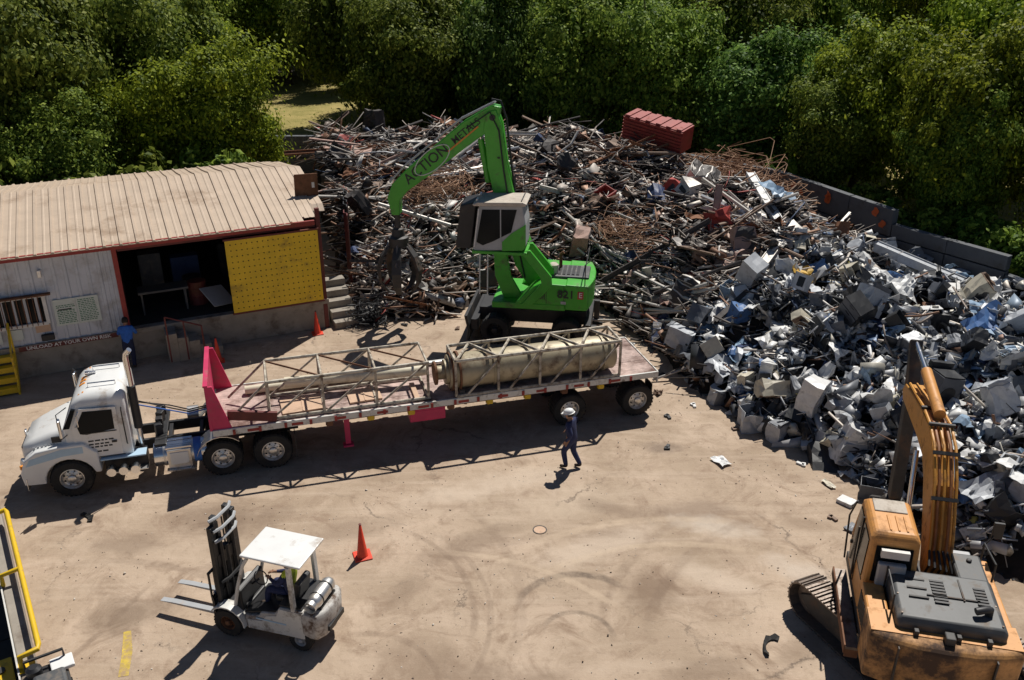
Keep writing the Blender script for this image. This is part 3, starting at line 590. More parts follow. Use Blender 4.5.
# rusty plate on a post at the roof corner
rp = thing('rusty_plate', 'rusty brown steel plate on a post above the warehouse corner', 'plate', wh.location, WH)
m = MB(); m.tube([(.12, 2.0, 0), (.12, 2.0, 4.9)], .06, 8); m.build('post', 'dark_red', rp, smooth=40)
m = MB(); m.box((.0, 1.93, 4.85), (.85, .05, .85), (0, R(2), 0)); m.build('plate', 'rust', rp, .01)
m = MB(); m.bb(.2, .3, 1.9, 1.904, 4.75, 4.95); m.build('sticker', 'letter_white', rp)
# dark steel sheet wall between stairs and heap
sw_ = thing('sheet_pile_wall', 'dark steel sheet wall holding the scrap beside the warehouse', 'wall', (-6.3, 33.0, 0), R(100))
for k in range(7):
    m = MB(); z = 3.5 - .05 * k + random.uniform(-.15, .15); m.prism([(k * .8, -.06), (k * .8 + .3, -.06), (k * .8 + .4, .06), (k * .8 + .78, .06), (k * .8 + .78, .1), (k * .8 + .38, .1), (k * .8 + .28, -.02), (k * .8, -.02)], 0, z, 'z'); m.build('sheet', 'black_metal' if k % 3 else 'dark_red', sw_)
# ================================================================== tractor unit and flatbed, one road frame: local x = forward, y = driver's side (towards the yard)
TR = R(196.0); TO = Vector((-11.6, 20.6, 0))
tk = thing('truck_tractor', 'white day-cab truck tractor with pale blue stripe, coupled to the flatbed', 'truck', TO, TR)
m = MB()
for y in (-.42, .42): m.bb(.95, -5.75, y - .05, y + .05, .72, 1.0)
for x in (-1.2, -2.4, -3.2, -5.7): m.bb(x - .05, x + .05, -.4, .4, .76, .96)
m.build('chassis', 'black_metal', tk, .01)
def ring(x, hw, zb, zt, rc, lean=0.0):
    pts = [(-hw, zb)]
    for k in range(7):
        a = math.pi - k * math.pi / 12; pts.append((-hw + rc + rc * math.cos(a), zt - rc + rc * math.sin(a)))
    pts += [(-(p[0]), p[1]) for p in reversed(pts)]
    return [(x - lean * (z - zb), y, z) for y, z in pts]
hd = MB(); hd.loft([ring(1.12, .62, .78, 1.28, .16), ring(1.06, .74, .72, 1.42, .2), ring(.78, .83, .72, 1.56, .24), ring(.42, .9, .75, 1.7, .26), ring(.08, .97, .8, 1.82, .26), ring(-.04, .98, .8, 1.83, .26)])
hood = hd.build('hood', 'white_paint', tk, smooth=45)
for s in (1, -1):
    arch = [(.60 * math.cos(a), .50 + .60 * math.sin(a)) for a in [math.pi * k / 12 for k in range(13)]]
    out = [(1.1, .5), (1.14, .85), (1.0, 1.2), (.7, 1.42), (.1, 1.5), (-.42, 1.5), (-.72, 1.2), (-.74, .62)]
    f = MB(); f.prism(out + [(-.6, .62)] + arch[::-1][1:] + [(.6, .5)], s * .62, s * 1.16); fo = f.build('fender', 'white_paint', hood, .06, smooth=40, seg=3)
    m = MB(); m.box((1.03, s * .86, 1.0), (.2, .36, .2), (0, R(-18), R(s * 28))); m.build('headlight', 'lamp_glass', hood, .05)
    m = MB(); m.box((1.1, s * 1.02, .98), (.1, .08, .12), (0, 0, R(s * 35))); m.build('indicator', 'amber', hood, .02)
    m = MB(); m.prism([(.98, 1.05), (.1, 1.22), (-.40, 1.24), (-.4, 1.42), (.1, 1.42), (.86, 1.24)], s * 1.156, s * 1.167); m.build('stripe', 'pale_blue_paint', hood)
m = MB()
for k in range(2): m.bb(.08, .3, .95, .99, 1.55 + .07 * k, 1.635 + .07 * k)
m.build('hood_vent', 'black_plastic', hood)
m = MB(); m.bb(1.1, 1.14, -.52, .52, .82, 1.32); gr_ = m.build('grille', 'black_metal', hood, .03)
for k in range(9):
    m = MB(); m.bb(1.13, 1.155, -.5, .5, .85 + .052 * k, .868 + .052 * k); m.build('grille_bar', 'chrome', gr_)
m = MB(); m.box((1.1, 0, 1.44), (.05, .14, .16)); m.build('bonnet_emblem', 'chrome', hood, .02)
m = MB(); m.loft([[(x, y, z) for x, z in ((1.02, .36), (1.02, .72), (1.2 - .16 * (abs(y) / 1.18) ** 2, .72), (1.2 - .16 * (abs(y) / 1.18) ** 2, .36))] for y in (-1.18, -.9, -.5, 0, .5, .9, 1.18)]); m.build('bumper', 'chrome', tk, .03)
# cab
def cring(z, xf, xb, hw, rc):
    pts = []
    for cx, cy, a0 in ((xf - rc, hw - rc, 0), (xb + rc, hw - rc, 90), (xb + rc, -hw + rc, 180), (xf - rc, -hw + rc, 270)):
        for k in range(4): a = R(a0 + 30 * k); pts.append((cx + rc * math.cos(a), cy + rc * math.sin(a), z))
    return pts
cb = MB(); cb.loft([cring(.98, -.4, -1.95, 1.03, .08), cring(1.85, -.4, -1.96, 1.05, .1), cring(1.93, -.42, -1.96, 1.05, .1), cring(2.5, -.68, -1.97, .99, .14), cring(2.62, -.78, -1.96, .97, .18), cring(2.73, -.94, -1.9, .88, .2), cring(2.77, -1.12, -1.78, .72, .2)])
cab = cb.build('cab', 'white_paint', tk, smooth=38); cab.location = (.4, 0, 0)
def onface(name, mat, pts, parent, t=.012):
    a = [Vector(p) for p in pts]; nn = (a[1] - a[0]).cross(a[2] - a[0]).normalized() * t; k = MB(); n_ = len(a)
    k.add(a + [p + nn for p in a], [tuple(range(n_)), tuple(range(2 * n_ - 1, n_ - 1, -1))] + [(i, (i + 1) % n_, (i + 1) % n_ + n_, i + n_) for i in range(n_)]); return k.build(name, mat, parent, .003)
onface('windscreen', 'glass_dark', [(-.405, -.92, 1.86), (-.405, .92, 1.86), (-.665, .83, 2.47), (-.665, -.83, 2.47)], cab, .012)
onface('rear_window', 'glass_dark', [(-1.965, .55, 2.05), (-1.965, -.55, 2.05), (-1.972, -.5, 2.45), (-1.972, .5, 2.45)], cab)
for s in (1, -1):
    m = MB(); m.prism([(-.62, 1.02), (-1.72, 1.02), (-1.74, 2.4), (-.88, 2.44), (-.62, 1.9)], s * 1.035, s * 1.066); d = m.build('door', 'white_paint', cab, .02)
    lean = lambda z: 1.069 - max(0, z - 1.93) * 0.0
    m = MB(); m.prism([(-.76, 1.98), (-.8, 1.74), (-.95, 1.7), (-1.62, 1.78), (-1.64, 2.33), (-.96, 2.36)], s * 1.064, s * 1.075); m.build('door_window', 'glass_dark', d)
    m = MB(); m.bb(-1.62, -1.5, s * 1.066, s * 1.1, 1.4, 1.45); m.build('handle', 'black_plastic', d)
    m = MB(); m.tube([(-1.86, s * 1.07, 1.3), (-1.86, s * 1.13, 1.35), (-1.86, s * 1.11, 2.3), (-1.86, s * 1.04, 2.35)], .016, 6); m.build('grab_rail', 'black_metal', cab, smooth=40)
    mi_ = thing('mirror_tmp', 'x', 'x') if False else None
    m = MB(); m.tube([(-.5, s * 1.04, 1.75), (-.42, s * 1.35, 1.8), (-.42, s * 1.35, 2.5), (-.6, s * 1.0, 2.5)], .014, 6); ma = m.build('mirror_arm', 'black_metal', cab, smooth=40)
    m = MB(); m.box((-.44, s * 1.36, 2.12), (.07, .2, .5), (0, 0, R(s * 8))); m.build('mirror', 'chrome', ma, .03)
    m = MB(); m.tube([(-1.1, s * .5, 2.73), (-1.1, s * .5, 2.86), (-1.75, s * .5, 2.86), (-1.75, s * .5, 2.74)], .018, 6); m.build('roof_rail', 'chrome', cab, smooth=40)
m = MB(); rr = random.Random(2)
for z, n_ in ((1.5, 5), (1.4, 4), (1.32, 5), (1.18, 3)):
    x = -.95
    for k in range(n_): w = rr.uniform(.05, .13); m.bb(x, x - w, 1.066, 1.071, z - .02, z + .02); x -= w + .03
m.build('door_lettering', 'ink_black', cab)
m = MB(); x = .55
for k in range(9): m.box((x + .2, .94, 1.42 + (.55 - x) * .1), (.06, .012, .09), (0, 0, R(8))); x -= .095
m.build('hood_lettering', 'grey_paint', hood)
for k, y in enumerate((-.72, -.2, 0, .2, .72)):
    m = MB(); m.box((-.92 - (.03 if abs(y) > .5 else 0), y, 2.71 - abs(y) * .02), (.16, .1, .05), (0, R(25), 0)); m.build('roof_lamp', 'amber', cab, .015)
m = MB(); m.tube([(-1.2, -.25, 2.81), (-.95, -.25, 2.83)], [.03, .07], 10); m.build('air_horn', 'chrome', cab, smooth=40)
# steps with round air tanks, fuel tank, ribbed tread box
m = MB(); m.bb(-.75, -1.85, .8, 1.16, .93, .97); m.build('cab_step', 'pale_blue_paint', tk, .01)
m = MB(); m.bb(-.8, -1.85, .82, 1.14, .5, .54); m.build('cab_step', 'aluminium', tk, .01)
m = MB(); m.bb(-.8, -1.85, .62, .95, .54, .93); m.build('battery_box', 'black_metal', tk, .02)
for k in range(3):
    m = MB(); m.lathe([(.02, 0), (.1, .02), (.115, .08), (.115, .3)], 14, frame(-1.0 - .29 * k, 1.12, .7, (1, 0, 0), (0, 0, 1)) @ Matrix.Rotation(math.pi, 4, 'X')); m.build('air_tank', 'chrome', tk, smooth=40)
m = MB(); M_ = frame(-1.98, .82, .72, (0, 1, 0), (0, 0, 1)) @ Matrix.Rotation(math.pi, 4, 'X')
m.tube([(-2.0, .82, .72), (-2.02, .82, .72), (-3.34, .82, .72), (-3.36, .82, .72)], [.27, .32, .32, .27], 24); ft = m.build('fuel_tank', 'chrome', tk, smooth=35)
for x in (-2.25, -2.95):
    m = MB(); m.tube([(x, .82, .72), (x - .06, .82, .72)], .328, 24); m.build('tank_strap', 'aluminium', ft, smooth=35)
m = MB(); m.tube([(-2.98, .82, .72), (-3.2, .82, .72)], .326, 24); m.build('tank_wrap', 'blue_wrap', ft, smooth=35)
tb = MB(); tb.bb(-2.35, -2.95, .6, 1.18, .42, .98); tb2 = tb.build('tool_box', 'aluminium', tk, .02)
for k in range(6):
    m = MB(); m.bb(-2.33, -2.97, .62 + .09 * k, .69 + .09 * k, .985, 1.03); m.build('tread_bar', 'chrome', tb2)
m = MB(); m.bb(-2.42, -2.88, 1.18, 1.2, .55, .9); m.build('box_door', 'white_paint', tb2, .01)
m = MB(); m.bb(-2.3, -3.0, 1.1, 1.26, .38, .42); m.build('box_step', 'chrome', tb2)
m = MB(); m.bb(-2.05, -2.35, -1.0, .95, 1.0, 1.08)
for y in (-.7, -.35, 0, .35): m.box((-2.15, y, 1.2), (.18, .2, .35), (0, 0, y))
m.build('rear_deck', 'black_metal', tk, .02)
# exhaust stack behind the cab
m = MB(); m.tube([(-2.14, .62, .9), (-2.14, .62, 3.5), (-2.17, .64, 3.62), (-2.28, .7, 3.75)], [.075, .075, .07, .065], 14); st_ = m.build('exhaust_stack', 'chrome', tk, smooth=40); st_.location = (.42, 0, 0)
m = MB(); m.tube([(-2.14, .62, 1.5), (-2.14, .62, 2.7)], .11, 14); m.build('heat_shield', 'black_metal', st_, smooth=40)
for s in (1, -1):
    m = MB(); m.prism([(-.43, 1.92), (-.58, 1.92), (-.8, 2.42), (-.7, 2.44)], s * .97, s * 1.058); m.build('quarter_window', 'glass_dark', cab)
    m = MB(); m.bb(-.6, -1.76, s * 1.05, s * 1.062, 1.0, 1.012); m.build('door_seam', 'black_plastic', cab)
    m = MB(); m.bb(-.86, -1.66, s * 1.076, s * 1.084, 1.72, 1.745); m.build('window_seal', 'black_plastic', cab)
    m = MB(); m.tube([(-.9, s * 1.0, 2.43), (-.82, s * 1.16, 2.3), (-.82, s * 1.16, 2.0), (-.72, s * 1.07, 1.95)], .012, 6); m.build('mirror_brace', 'chrome', cab, smooth=40)
    m = MB(); m.bb(-5.62, -5.64, s * .62, s * 1.2, .25, .95); m.build('mud_flap', 'black_plastic', tk)
# coupling
m = MB(); m.lathe([(.52, 1.1), (.52, 1.2)], 20, Matrix.Translation((-4.42, 0, 0))); m.bb(-3.9, -4.95, -.4, .4, 1.0, 1.1); m.build('coupling_plate', 'black_metal', tk)
for k, (dz, mt) in enumerate(((.0, 'hose'), (.12, 'hose'), (.06, 'blue_wrap'))):
    m = MB(); m.tube([(-1.6, .1 + .12 * k, 2.0 + dz), (-2.5, .1 + .14 * k, 1.75), (-2.95, .12 * k, 1.5), (-3.4, .1 * k, 1.55), (-3.72, .1 * k, 1.62)], .018, 6); m.build('air_line', mt, tk, smooth=40)
for s in (1, -1):
    wheel(tk, (0, s * 1.02, .515), .515, .29, s)
    for x in (-3.72, -5.02):
        wheel(tk, (x, s * 1.06, .515), .515, .27, s); wheel(tk, (x, s * .76, .515), .515, .27, s)
    q = MB(); arc_ = [(-3.72 + .66 * math.cos(a), .52 + .66 * math.sin(a)) for a in [R(15 + 15 * k) for k in range(9)]]
    q.loft([[(x, s * .62, z), (x, s * 1.22, z), (x, s * 1.22, z + .02), (x, s * .62, z + .02)] for x, z in arc_]); q.build('quarter_fender', 'aluminium', tk, smooth=50)
for x in (0, -3.72, -5.02):
    m = MB(); m.tube([(x, -.9, .515), (x, .9, .515)], .07, 8); m.lathe([(.05, -.2), (.2, -.12), (.2, .12), (.05, .2)], 12, Matrix.Translation((x, 0, .515)) @ Matrix.Rotation(R(90), 4, 'X')); m.build('axle', 'black_metal', tk, smooth=40)
m = MB(); m.lathe([(.22, 0), (.22, .3)], 16, Matrix.Translation((-3.1, -.9, .9)) @ Matrix.Rotation(R(90), 4, 'Y')); m.build('filter_can', 'aluminium', tk, smooth=40)

# ================================================================== flatbed trailer
FB = -9.93
def on_road(x, y=0.0, z=0.0): return TO + Matrix.Rotation(TR, 3, 'Z') @ Vector((x, y, z))
fb = thing('flatbed_trailer', 'long flatbed trailer with magenta headboard and red and white edge tape', 'trailer', on_road(FB), TR)
L0, L1, DK = 6.36, -6.26, 1.42            # front, rear, deck top (local)
for j in range(9):
    y = -1.22 + j * .272
    x = L0 - .06
    while x > L1 + .1:
        ln = min(random.uniform(3.4, 4.2), x - L1 - .02)
        if x - ln - L1 < 1: ln = x - L1 - .02
        m = MB(); m.bb(x, x - ln + .008, y, y + .262, DK - .05, DK + random.uniform(-.004, .004)); m.build('deck_board', 'deck_wood', fb); x -= ln
for s in (1, -1):
    m = MB(); m.bb(L0, L1, s * 1.245, s * 1.30, DK - .16, DK + .02); sr = m.build('side_rail', 'dirty_white', fb, .005)
    for k in range(20):
        if k % 2 == 0: continue
        x = L0 - .3 - k * .57; m = MB(); m.bb(x, x - .3, s * 1.300, s * 1.304, DK - .13, DK - .05); m.build('red_tape', 'oxide_red', sr)
    for k in range(18):
        x = L0 - .5 - k * .66; m = MB(); m.bb(x, x - .07, s * 1.304, s * 1.33, DK - .15, DK - .01); m.build('stake_pocket', 'oxide_red', sr)
    for k in range(8):
        x = L0 - 3.0 - k * 1.12; m = MB(); m.box((x, s * 1.22, DK - .24), (.16, .14, .13)); m.tube([(x - .1, s * 1.22, DK - .25), (x + .1, s * 1.22, DK - .25)], .055, 8); m.build('strap_winch', 'yellow_paint' if k % 3 else 'rust', fb)
for y in (-.45, .45):
    m = MB(); m.prism([(L0 - .1, DK - .3), (L0 - 2.6, DK - .3), (L0 - 3.1, DK - .62), (L1 + .4, DK - .62), (L1 + .1, DK - .3), (L1 + .1, DK - .06), (L0 - .1, DK - .06)], y - .06, y + .06); m.build('main_beam', 'dark_red', fb)
for k in range(20):
    x = L0 - .3 - k * .61; m = MB(); m.bb(x - .035, x + .035, -1.24, 1.24, DK - .15, DK - .055); m.build('cross_member', 'dark_red', fb)
# headboard with tapered side wings
hb = MB(); hb.prism([(-1.27, DK), (1.27, DK), (1.2, DK + 1.28), (-1.2, DK + 1.28)], L0 - .02, L0 + .06, 'x'); hbo = hb.build('headboard', 'magenta_paint', fb, .01)
for s in (1, -1):
    m = MB(); m.prism([(L0 + .04, DK), (L0 - .5, DK), (L0 - .14, DK + 1.28), (L0 + .04, DK + 1.28)], s * 1.19, s * 1.25); m.build('wing', 'magenta_paint', hbo, .01)
m = MB(); m.beam((L0 + .02, -1.25, DK + 1.3), (L0 + .02, 1.25, DK + 1.3), .12, .05); m.build('cap', 'magenta_paint', hbo)
# landing gear, red boxes, axles
for s in (1, -1):
    m = MB(); m.bb(L0 - 3.55, L0 - 3.40, s * .95 - .07, s * .95 + .07, .32, DK - .1); m.bb(L0 - 3.62, L0 - 3.33, s * .95 - .12, s * .95 + .12, .24, .3); m.beam((L0 - 3.5, s * .95, 1.1), (L0 - 4.3, s * .9, DK - .15), .06); m.build('landing_leg', 'magenta_paint', fb, .01)
m = MB(); m.bb(L0 - 5.2, L0 - 6.2, .85, 1.24, .84, 1.22); bx_ = m.build('tool_locker', 'magenta_paint', fb, .01)
m = MB(); m.bb(L0 - 5.26, L0 - 6.14, 1.24, 1.25, .9, 1.17); m.build('locker_door', 'magenta_paint', bx_, .005)
ax = [L1 + 2.7, L1 + .55]
for x in ax:
    m = MB(); m.tube([(x, -.9, .5), (x, .9, .5)], .08, 8); m.build('axle', 'black_metal', fb, smooth=40)
    for s in (1, -1):
        wheel(fb, (x, s * 1.1, .5), .5, .26, s); wheel(fb, (x, s * .8, .5), .5, .26, s)
        m = MB(); m.prism([(x - .7, 1.0), (x + .7, 1.0), (x + .55, 1.24), (x - .55, 1.24)], s * .5, s * .56); m.build('spring_hanger', 'dark_red', fb)
m = MB(); m.bb(L1 + 2.1, L1 + 1.2, .58, .64, .98, 1.25); m.build('air_bag_plate', 'oxide_red', fb)
for s in (1, -1):
    m = MB(); m.bb(L1 + .1, L1 + .12, s * .7, s * 1.2, .35, 1.0); m.build('mud_flap', 'black_plastic', fb)
m = MB(); m.bb(L1 - .03, L1 - .02 + .02, -1.28, 1.28, DK - .34, DK + .015); rb = m.build('rear_bumper', 'dirty_white', fb)
for k in range(6):
    m = MB(); m.bb(L1 - .06, L1 - .03, -1.2 + k * .43, -1.05 + k * .43, DK - .25, DK - .15); m.build('tail_lamp', 'red_lamp', rb)

# ================================================================== the load
def load(name, label, cat, x=FB): return thing(name, label, cat, on_road(x), TR)
def bar(par, p, q, r, mat='weathered_truss', name='bar', n=6):
    m = MB(); m.tube([p, q], r, n); return m.build(name, mat, par, smooth=50)
Z0, Z1 = DK + .06, DK + 1.14
t1 = load('lattice_truss', 'open rectangular lattice truss of pale tubes at the front of the flatbed', 'truss')
ya, yb = -.24, 1.1; xs = [4.88 - 1.43 * k for k in range(4)]
for y in (ya, yb):
    for z in (Z0, Z1): bar(t1, (xs[0], y, z), (xs[-1] - (.0 if y < 0 else .05), y, z), .045, name='chord')
    for k, x in enumerate(xs):
        if k < 3 or y > 0: bar(t1, (x, y, Z0), (x, y, Z1), .04, name='upright')
        if k < 3:
            bar(t1, (x - .05, y, Z0), (xs[k + 1], y, Z1), .032, name='diagonal')
    bar(t1, (xs[0], y, Z1), (5.95, y, Z0 + .1), .035, name='end_brace')
for k, x in enumerate(xs):
    bar(t1, (x, ya, Z1), (x, yb, Z1), .035, name='strut'); bar(t1, (x, ya, Z0), (x, yb, Z0), .035, name='strut')
    if k < 3: bar(t1, (x, ya, Z1), (xs[k + 1], yb, Z1), .026, 'rust', name='diagonal')
m = MB(); m.beam((5.95, 1.1, Z0 + .28), (4.7, 1.2, Z0 + .1), .1, .26); m.build('end_channel', 'dark_red', t1)
t2 = load('lattice_truss', 'braced lattice truss caging the big cylinder at the rear of the flatbed', 'truss')
ya, yb = .18, 1.24; xa, xb_ = -.17, -5.05; nb = 4; xs = [xa + (xb_ - xa) * k / nb for k in range(nb + 1)]
for y in (ya, yb):
    for z in (Z0, Z1): bar(t2, (xs[0], y, z), (xs[-1], y, z), .05, name='chord')
for k, x in enumerate(xs):
    bar(t2, (x, yb, Z0), (x, yb, Z1), .04, name='upright'); bar(t2, (x, ya, Z0), (x, ya, Z1), .035, name='upright')
    if k in (0, nb): bar(t2, (x, ya, Z1), (x, yb, Z1), .045, name='strut')
    if k < nb:
        xm = (x + xs[k + 1]) / 2
        bar(t2, (x, yb, Z1), (xm, ya, Z1), .042, name='top_lacing'); bar(t2, (xm, ya, Z1), (xs[k + 1], yb, Z1), .042, name='top_lacing')
        bar(t2, (xm + .3, yb, Z0), (xs[k + 1], yb, Z1) if k % 2 else (xs[k + 1], yb, Z1 - .1), .034, name='diagonal'); bar(t2, (x, ya, Z0), (xs[k + 1], ya, Z1), .03, name='diagonal')
tn = load('steel_cylinder', 'big dull olive steel cylinder lying inside the rear truss on the flatbed', 'tank')
zc = DK + .58
m = MB(); m.tube([(-.05, .68, zc), (-.12, .68, zc), (-4.95, .68, zc), (-5.0, .68, zc)], [.48, .5, .5, .46], 28); cy_ = m.build('shell', 'tank_steel', tn, smooth=35)
for x in (-.1, -.3, -1.3, -4.6):
    m = MB(); m.tube([(x, .68, zc), (x - .06, .68, zc)], .54 if x < -.4 else .56, 28); m.build('hoop', 'rust' if x > -.4 else 'tank_steel', cy_, smooth=35)
m = MB(); m.tube([(.05, .68, zc), (-.06, .68, zc)], .36, 20); m.tube([(.28, .68, zc), (.05, .68, zc)], .2, 16); m.build('nozzle', 'tank_steel', cy_, smooth=35)
m = MB(); m.tube([(.34, .68, zc), (.28, .68, zc)], .34, 20); m.build('flange', 'rust', cy_, smooth=35)
pp = [('steel_pipe', 'long pale yellow pipe lying along the flatbed behind the front truss', (5.5, -.62, DK + .13), (.6, -.62, DK + .13), .12, 'pale_pipe'), ('steel_pipe', 'thick short cream pipe ending against the big cylinder on the flatbed', (4.4, -.22, DK + .42), (.42, .1, DK + .42), .15, 'pale_pipe'), ('steel_pipe', 'thin grey pipe on the far edge of the flatbed', (3.5, -1.05, DK + .07), (-3.8, -.95, DK + .07), .06, 'aluminium')]
for nm, lb, p, q, r, mt in pp:
    o = load(nm, lb, 'pipe'); m = MB(); m.tube([p, q], r, 16, False); m.tube([p, q], r * .86, 16, False); m.build('pipe_wall', mt, o, smooth=40)
for x, y, w, d, lb in ((4.0, .55, 1.15, .9, 'square plywood sheet lying flat inside the front truss'), (2.3, .5, .9, .75, 'small plywood offcut lying inside the front truss')):
    o = load('plywood_sheet', lb, 'plywood'); m = MB(); m.box((x, y - .1, DK + .035), (w, d, .05), (0, 0, R(3))); m.bb(x - .02, x + .02, y - .1 - d / 2, y - .1 + d / 2, DK + .061, DK + .075); m.build('sheet', 'plywood', o)
for i, (x, y) in enumerate(((.9, .6), (-.4, .5), (-4.3, .55))):
    o = load('timber_block', ('timber block under the front end of the big cylinder', 'timber block under the middle of the big cylinder', 'timber block under the rear end of the big cylinder')[i] if i else 'timber block beside the flange of the big cylinder', 'timber'); m = MB(); m.box((x, y, DK + .04), (.14, 1.0, .08)); m.build('block', 'plywood', o, .008)
m = MB(); m.prism([(-.9, .1), (-4.2, .1), (-4.3, -.5), (-1.0, -.6)], DK + .006, DK + .02, 'z'); o = load('steel_sheet', 'dark flat steel sheet lying beside the big cylinder on the flatbed', 'sheet'); m.build('sheet', 'ex_dark', o)
# ================================================================== green material handler: x = forward (towards the warehouse), y = towards the yard
mh = thing('material_handler', 'green scrap material handler with raised cab and hanging grapple', 'scrap handler', (0.8, 29.9, 0), R(172))
m = MB(); m.bb(-1.9, 1.9, -.55, .55, .62, 1.12); m.bb(-2.1, -1.85, -1.2, 1.2, .5, .9); m.bb(1.85, 2.1, -1.2, 1.2, .5, .9); m.build('chassis', 'black_metal', mh, .02)
for x in (-1.25, 1.25):
    for s in (1, -1): wheel(mh, (x, s * 1.02, .52), .52, .5, s, 'black_metal')
    m = MB(); m.tube([(x, -.9, .52), (x, .9, .52)], .1, 8); m.build('axle', 'black_metal', mh)
m = MB(); m.prism([(2.15, .12), (2.25, .12), (2.2, .5), (2.32, 1.05), (2.22, 1.05), (2.1, .5)], -1.3, 1.3); m.build('dozer_blade', 'black_metal', mh, .01)
for s in (1, -1):
    m = MB(); m.bb(-2.3, -2.1, s * 1.1, s * 1.3, .12, .9); m.bb(-2.45, -1.95, s * 1.0, s * 1.42, .04, .1); m.build('outrigger', 'black_metal', mh, .02)
m = MB(); m.lathe([(.75, 1.1), (.75, 1.38)], 24); m.build('slew_ring', 'black_metal', mh, smooth=40)
m = MB(); m.bb(-1.2, 1.35, -1.2, 1.2, 1.38, 1.6); up = m.build('upper_frame', 'green_paint', mh, .03)
for s in (1, -1):
    m = MB(); m.prism([(.55, 1.6), (-1.75, 1.6), (-1.85, 1.7), (-1.85, 2.32), (-.35, 2.38), (-.1, 2.25)], s * .62, s * 1.25); m.build('side_house', 'green_paint', mh, .04)
cw = MB(); cw.loft([[(-1.2, y, 1.45), (-1.95 - .18 * (1 - (y / 1.25) ** 2), y, 1.45), (-1.97 - .2 * (1 - (y / 1.25) ** 2), y, 2.35), (-1.2, y, 2.38)] for y in (-1.28, -1.1, -.7, -.3, .3, .7, 1.1, 1.28)]); cwo = cw.build('counterweight', 'green_paint', mh, .04)
m = MB(); m.bb(-1.95, -.4, -.6, .6, 1.62, 2.44); m.build('engine_hood', 'ex_hood', mh, .05)
for k in range(6):
    m = MB(); m.bb(-1.6 + .16 * k, -1.5 + .16 * k, -.45, .45, 2.445, 2.465); m.build('hood_slat', 'black_metal', mh)
m = MB(); m.tube([(-.9, -.25, 2.4), (-.9, -.25, 2.95), (-1.0, -.25, 3.02)], .06, 10); m.build('exhaust_pipe', 'rust', mh, smooth=40)
m = MB(); m.lathe([(.17, 2.4), (.17, 2.75), (.1, 2.8)], 14, Matrix.Translation((-.7, .3, 0))); m.build('air_filter', 'dust_top', mh, smooth=40)
for x0, x1 in ((-1.85, -.5),):
    m = MB(); m.tube([(x0, 1.2, 2.36), (x0, 1.2, 3.1)], .018, 6); m.build('rail_post', 'black_metal', mh)
# face lettering on the near side
lettering('821', .4, frame(-1.22, 1.292, 2.02, (-1, 0, 0), (0, 0, 1)), 'ink_black', 'lettering', cwo, .004, .008)
m = MB(); m.bb(-1.62, -1.82, 1.283, 1.292, 1.88, 2.16); m.build('badge', 'ink_red', cwo)
lettering('E', .26, frame(-1.72, 1.296, 2.02, (-1, 0, 0), (0, 0, 1)), 'letter_white', 'lettering', cwo, .002, .004)
m = MB(); m.bb(-1.05, -1.25, 1.252, 1.275, 1.66, 1.76); m.build('grab_handle', 'grey_paint', cwo)
# boom
def arm_plate(name, pts, w, mat, par, bev=.03): m = MB(); m.prism(pts, -w / 2, w / 2); return m.build(name, mat, par, bev, smooth=30)
bm_ = arm_plate('boom', [(.1, 1.75), (-.35, 2.0), (-.2, 2.6), (.55, 4.4), (.95, 6.2), (1.12, 7.5), (1.3, 7.98), (1.62, 7.9), (1.72, 7.4), (1.6, 6.0), (1.42, 5.2), (1.2, 4.4), (.65, 2.6)], .52, 'green_paint', mh)
for s in (1, -1):
    m = MB(); m.tube([(1.0, s * .42, 1.9), (1.25, s * .42, 3.3)], .12, 12); hc = m.build('hoist_cylinder', 'green_paint', mh, smooth=40)
    m = MB(); m.tube([(1.25, s * .42, 3.3), (1.4, s * .42, 4.6)], .07, 12); m.build('rod', 'chrome', hc, smooth=40)
m = MB(); m.tube([(1.62, .0, 5.5), (1.86, 0, 6.95)], .11, 12); sc_ = m.build('stick_cylinder', 'green_paint', mh, smooth=40)
m = MB(); m.tube([(1.86, 0, 6.95), (1.95, 0, 7.55)], .06, 12); m.build('rod', 'chrome', sc_, smooth=40)
m = MB(); m.lathe([(.1, -.3), (.1, .3)], 14, Matrix.Translation((1.42, 0, 7.72)) @ Matrix.Rotation(R(90), 4, 'X')); m.build('elbow_pin', 'black_metal', mh, smooth=40)
# stick, gooseneck end pointing down
st2 = arm_plate('stick', [(1.15, 8.05), (1.45, 8.1), (2.4, 7.55), (4.45, 5.85), (4.95, 5.35), (5.15, 4.85), (5.02, 4.25), (4.75, 4.25), (4.72, 4.75), (4.45, 5.1), (3.6, 5.72), (2.0, 6.95), (1.55, 7.25), (1.25, 7.6)], .44, 'green_paint', mh)
pm('white_band', (.62, .66, .6), .5)
d = Vector((2.05, 0, -1.7)).normalized(); nup = Vector((1.7, 0, 2.05)).normalized()
def arm_text(t, size, x, z, mat, ex=.01): lettering(t, size, frame(x, .226, z, -d, nup), mat, 'lettering', st2, .004, ex)
arm_text('ACTION', .5, 3.72, 6.08, 'ink_black', .004); arm_text('METALS', .34, 2.32, 7.24, 'ink_black', .002)
m = MB(); m.box((2.42, .228, 6.98), (1.35, .008, .05), Euler((0, math.atan2(1.7, 2.05), 0)).to_matrix()); m.build('underline', 'letter_orange', st2)
el = MB(); cc_ = Vector((3.5, .228, 6.24)); pts = [cc_ - d * 0.75 * math.cos(a) + nup * .32 * math.sin(a) for a in [2 * math.pi * k / 28 for k in range(29)]]; el.tube(pts, .018, 5, False); el.build('oval_ring', 'white_band', st2)
m = MB(); q0 = Vector((1.5, .12, 8.16))
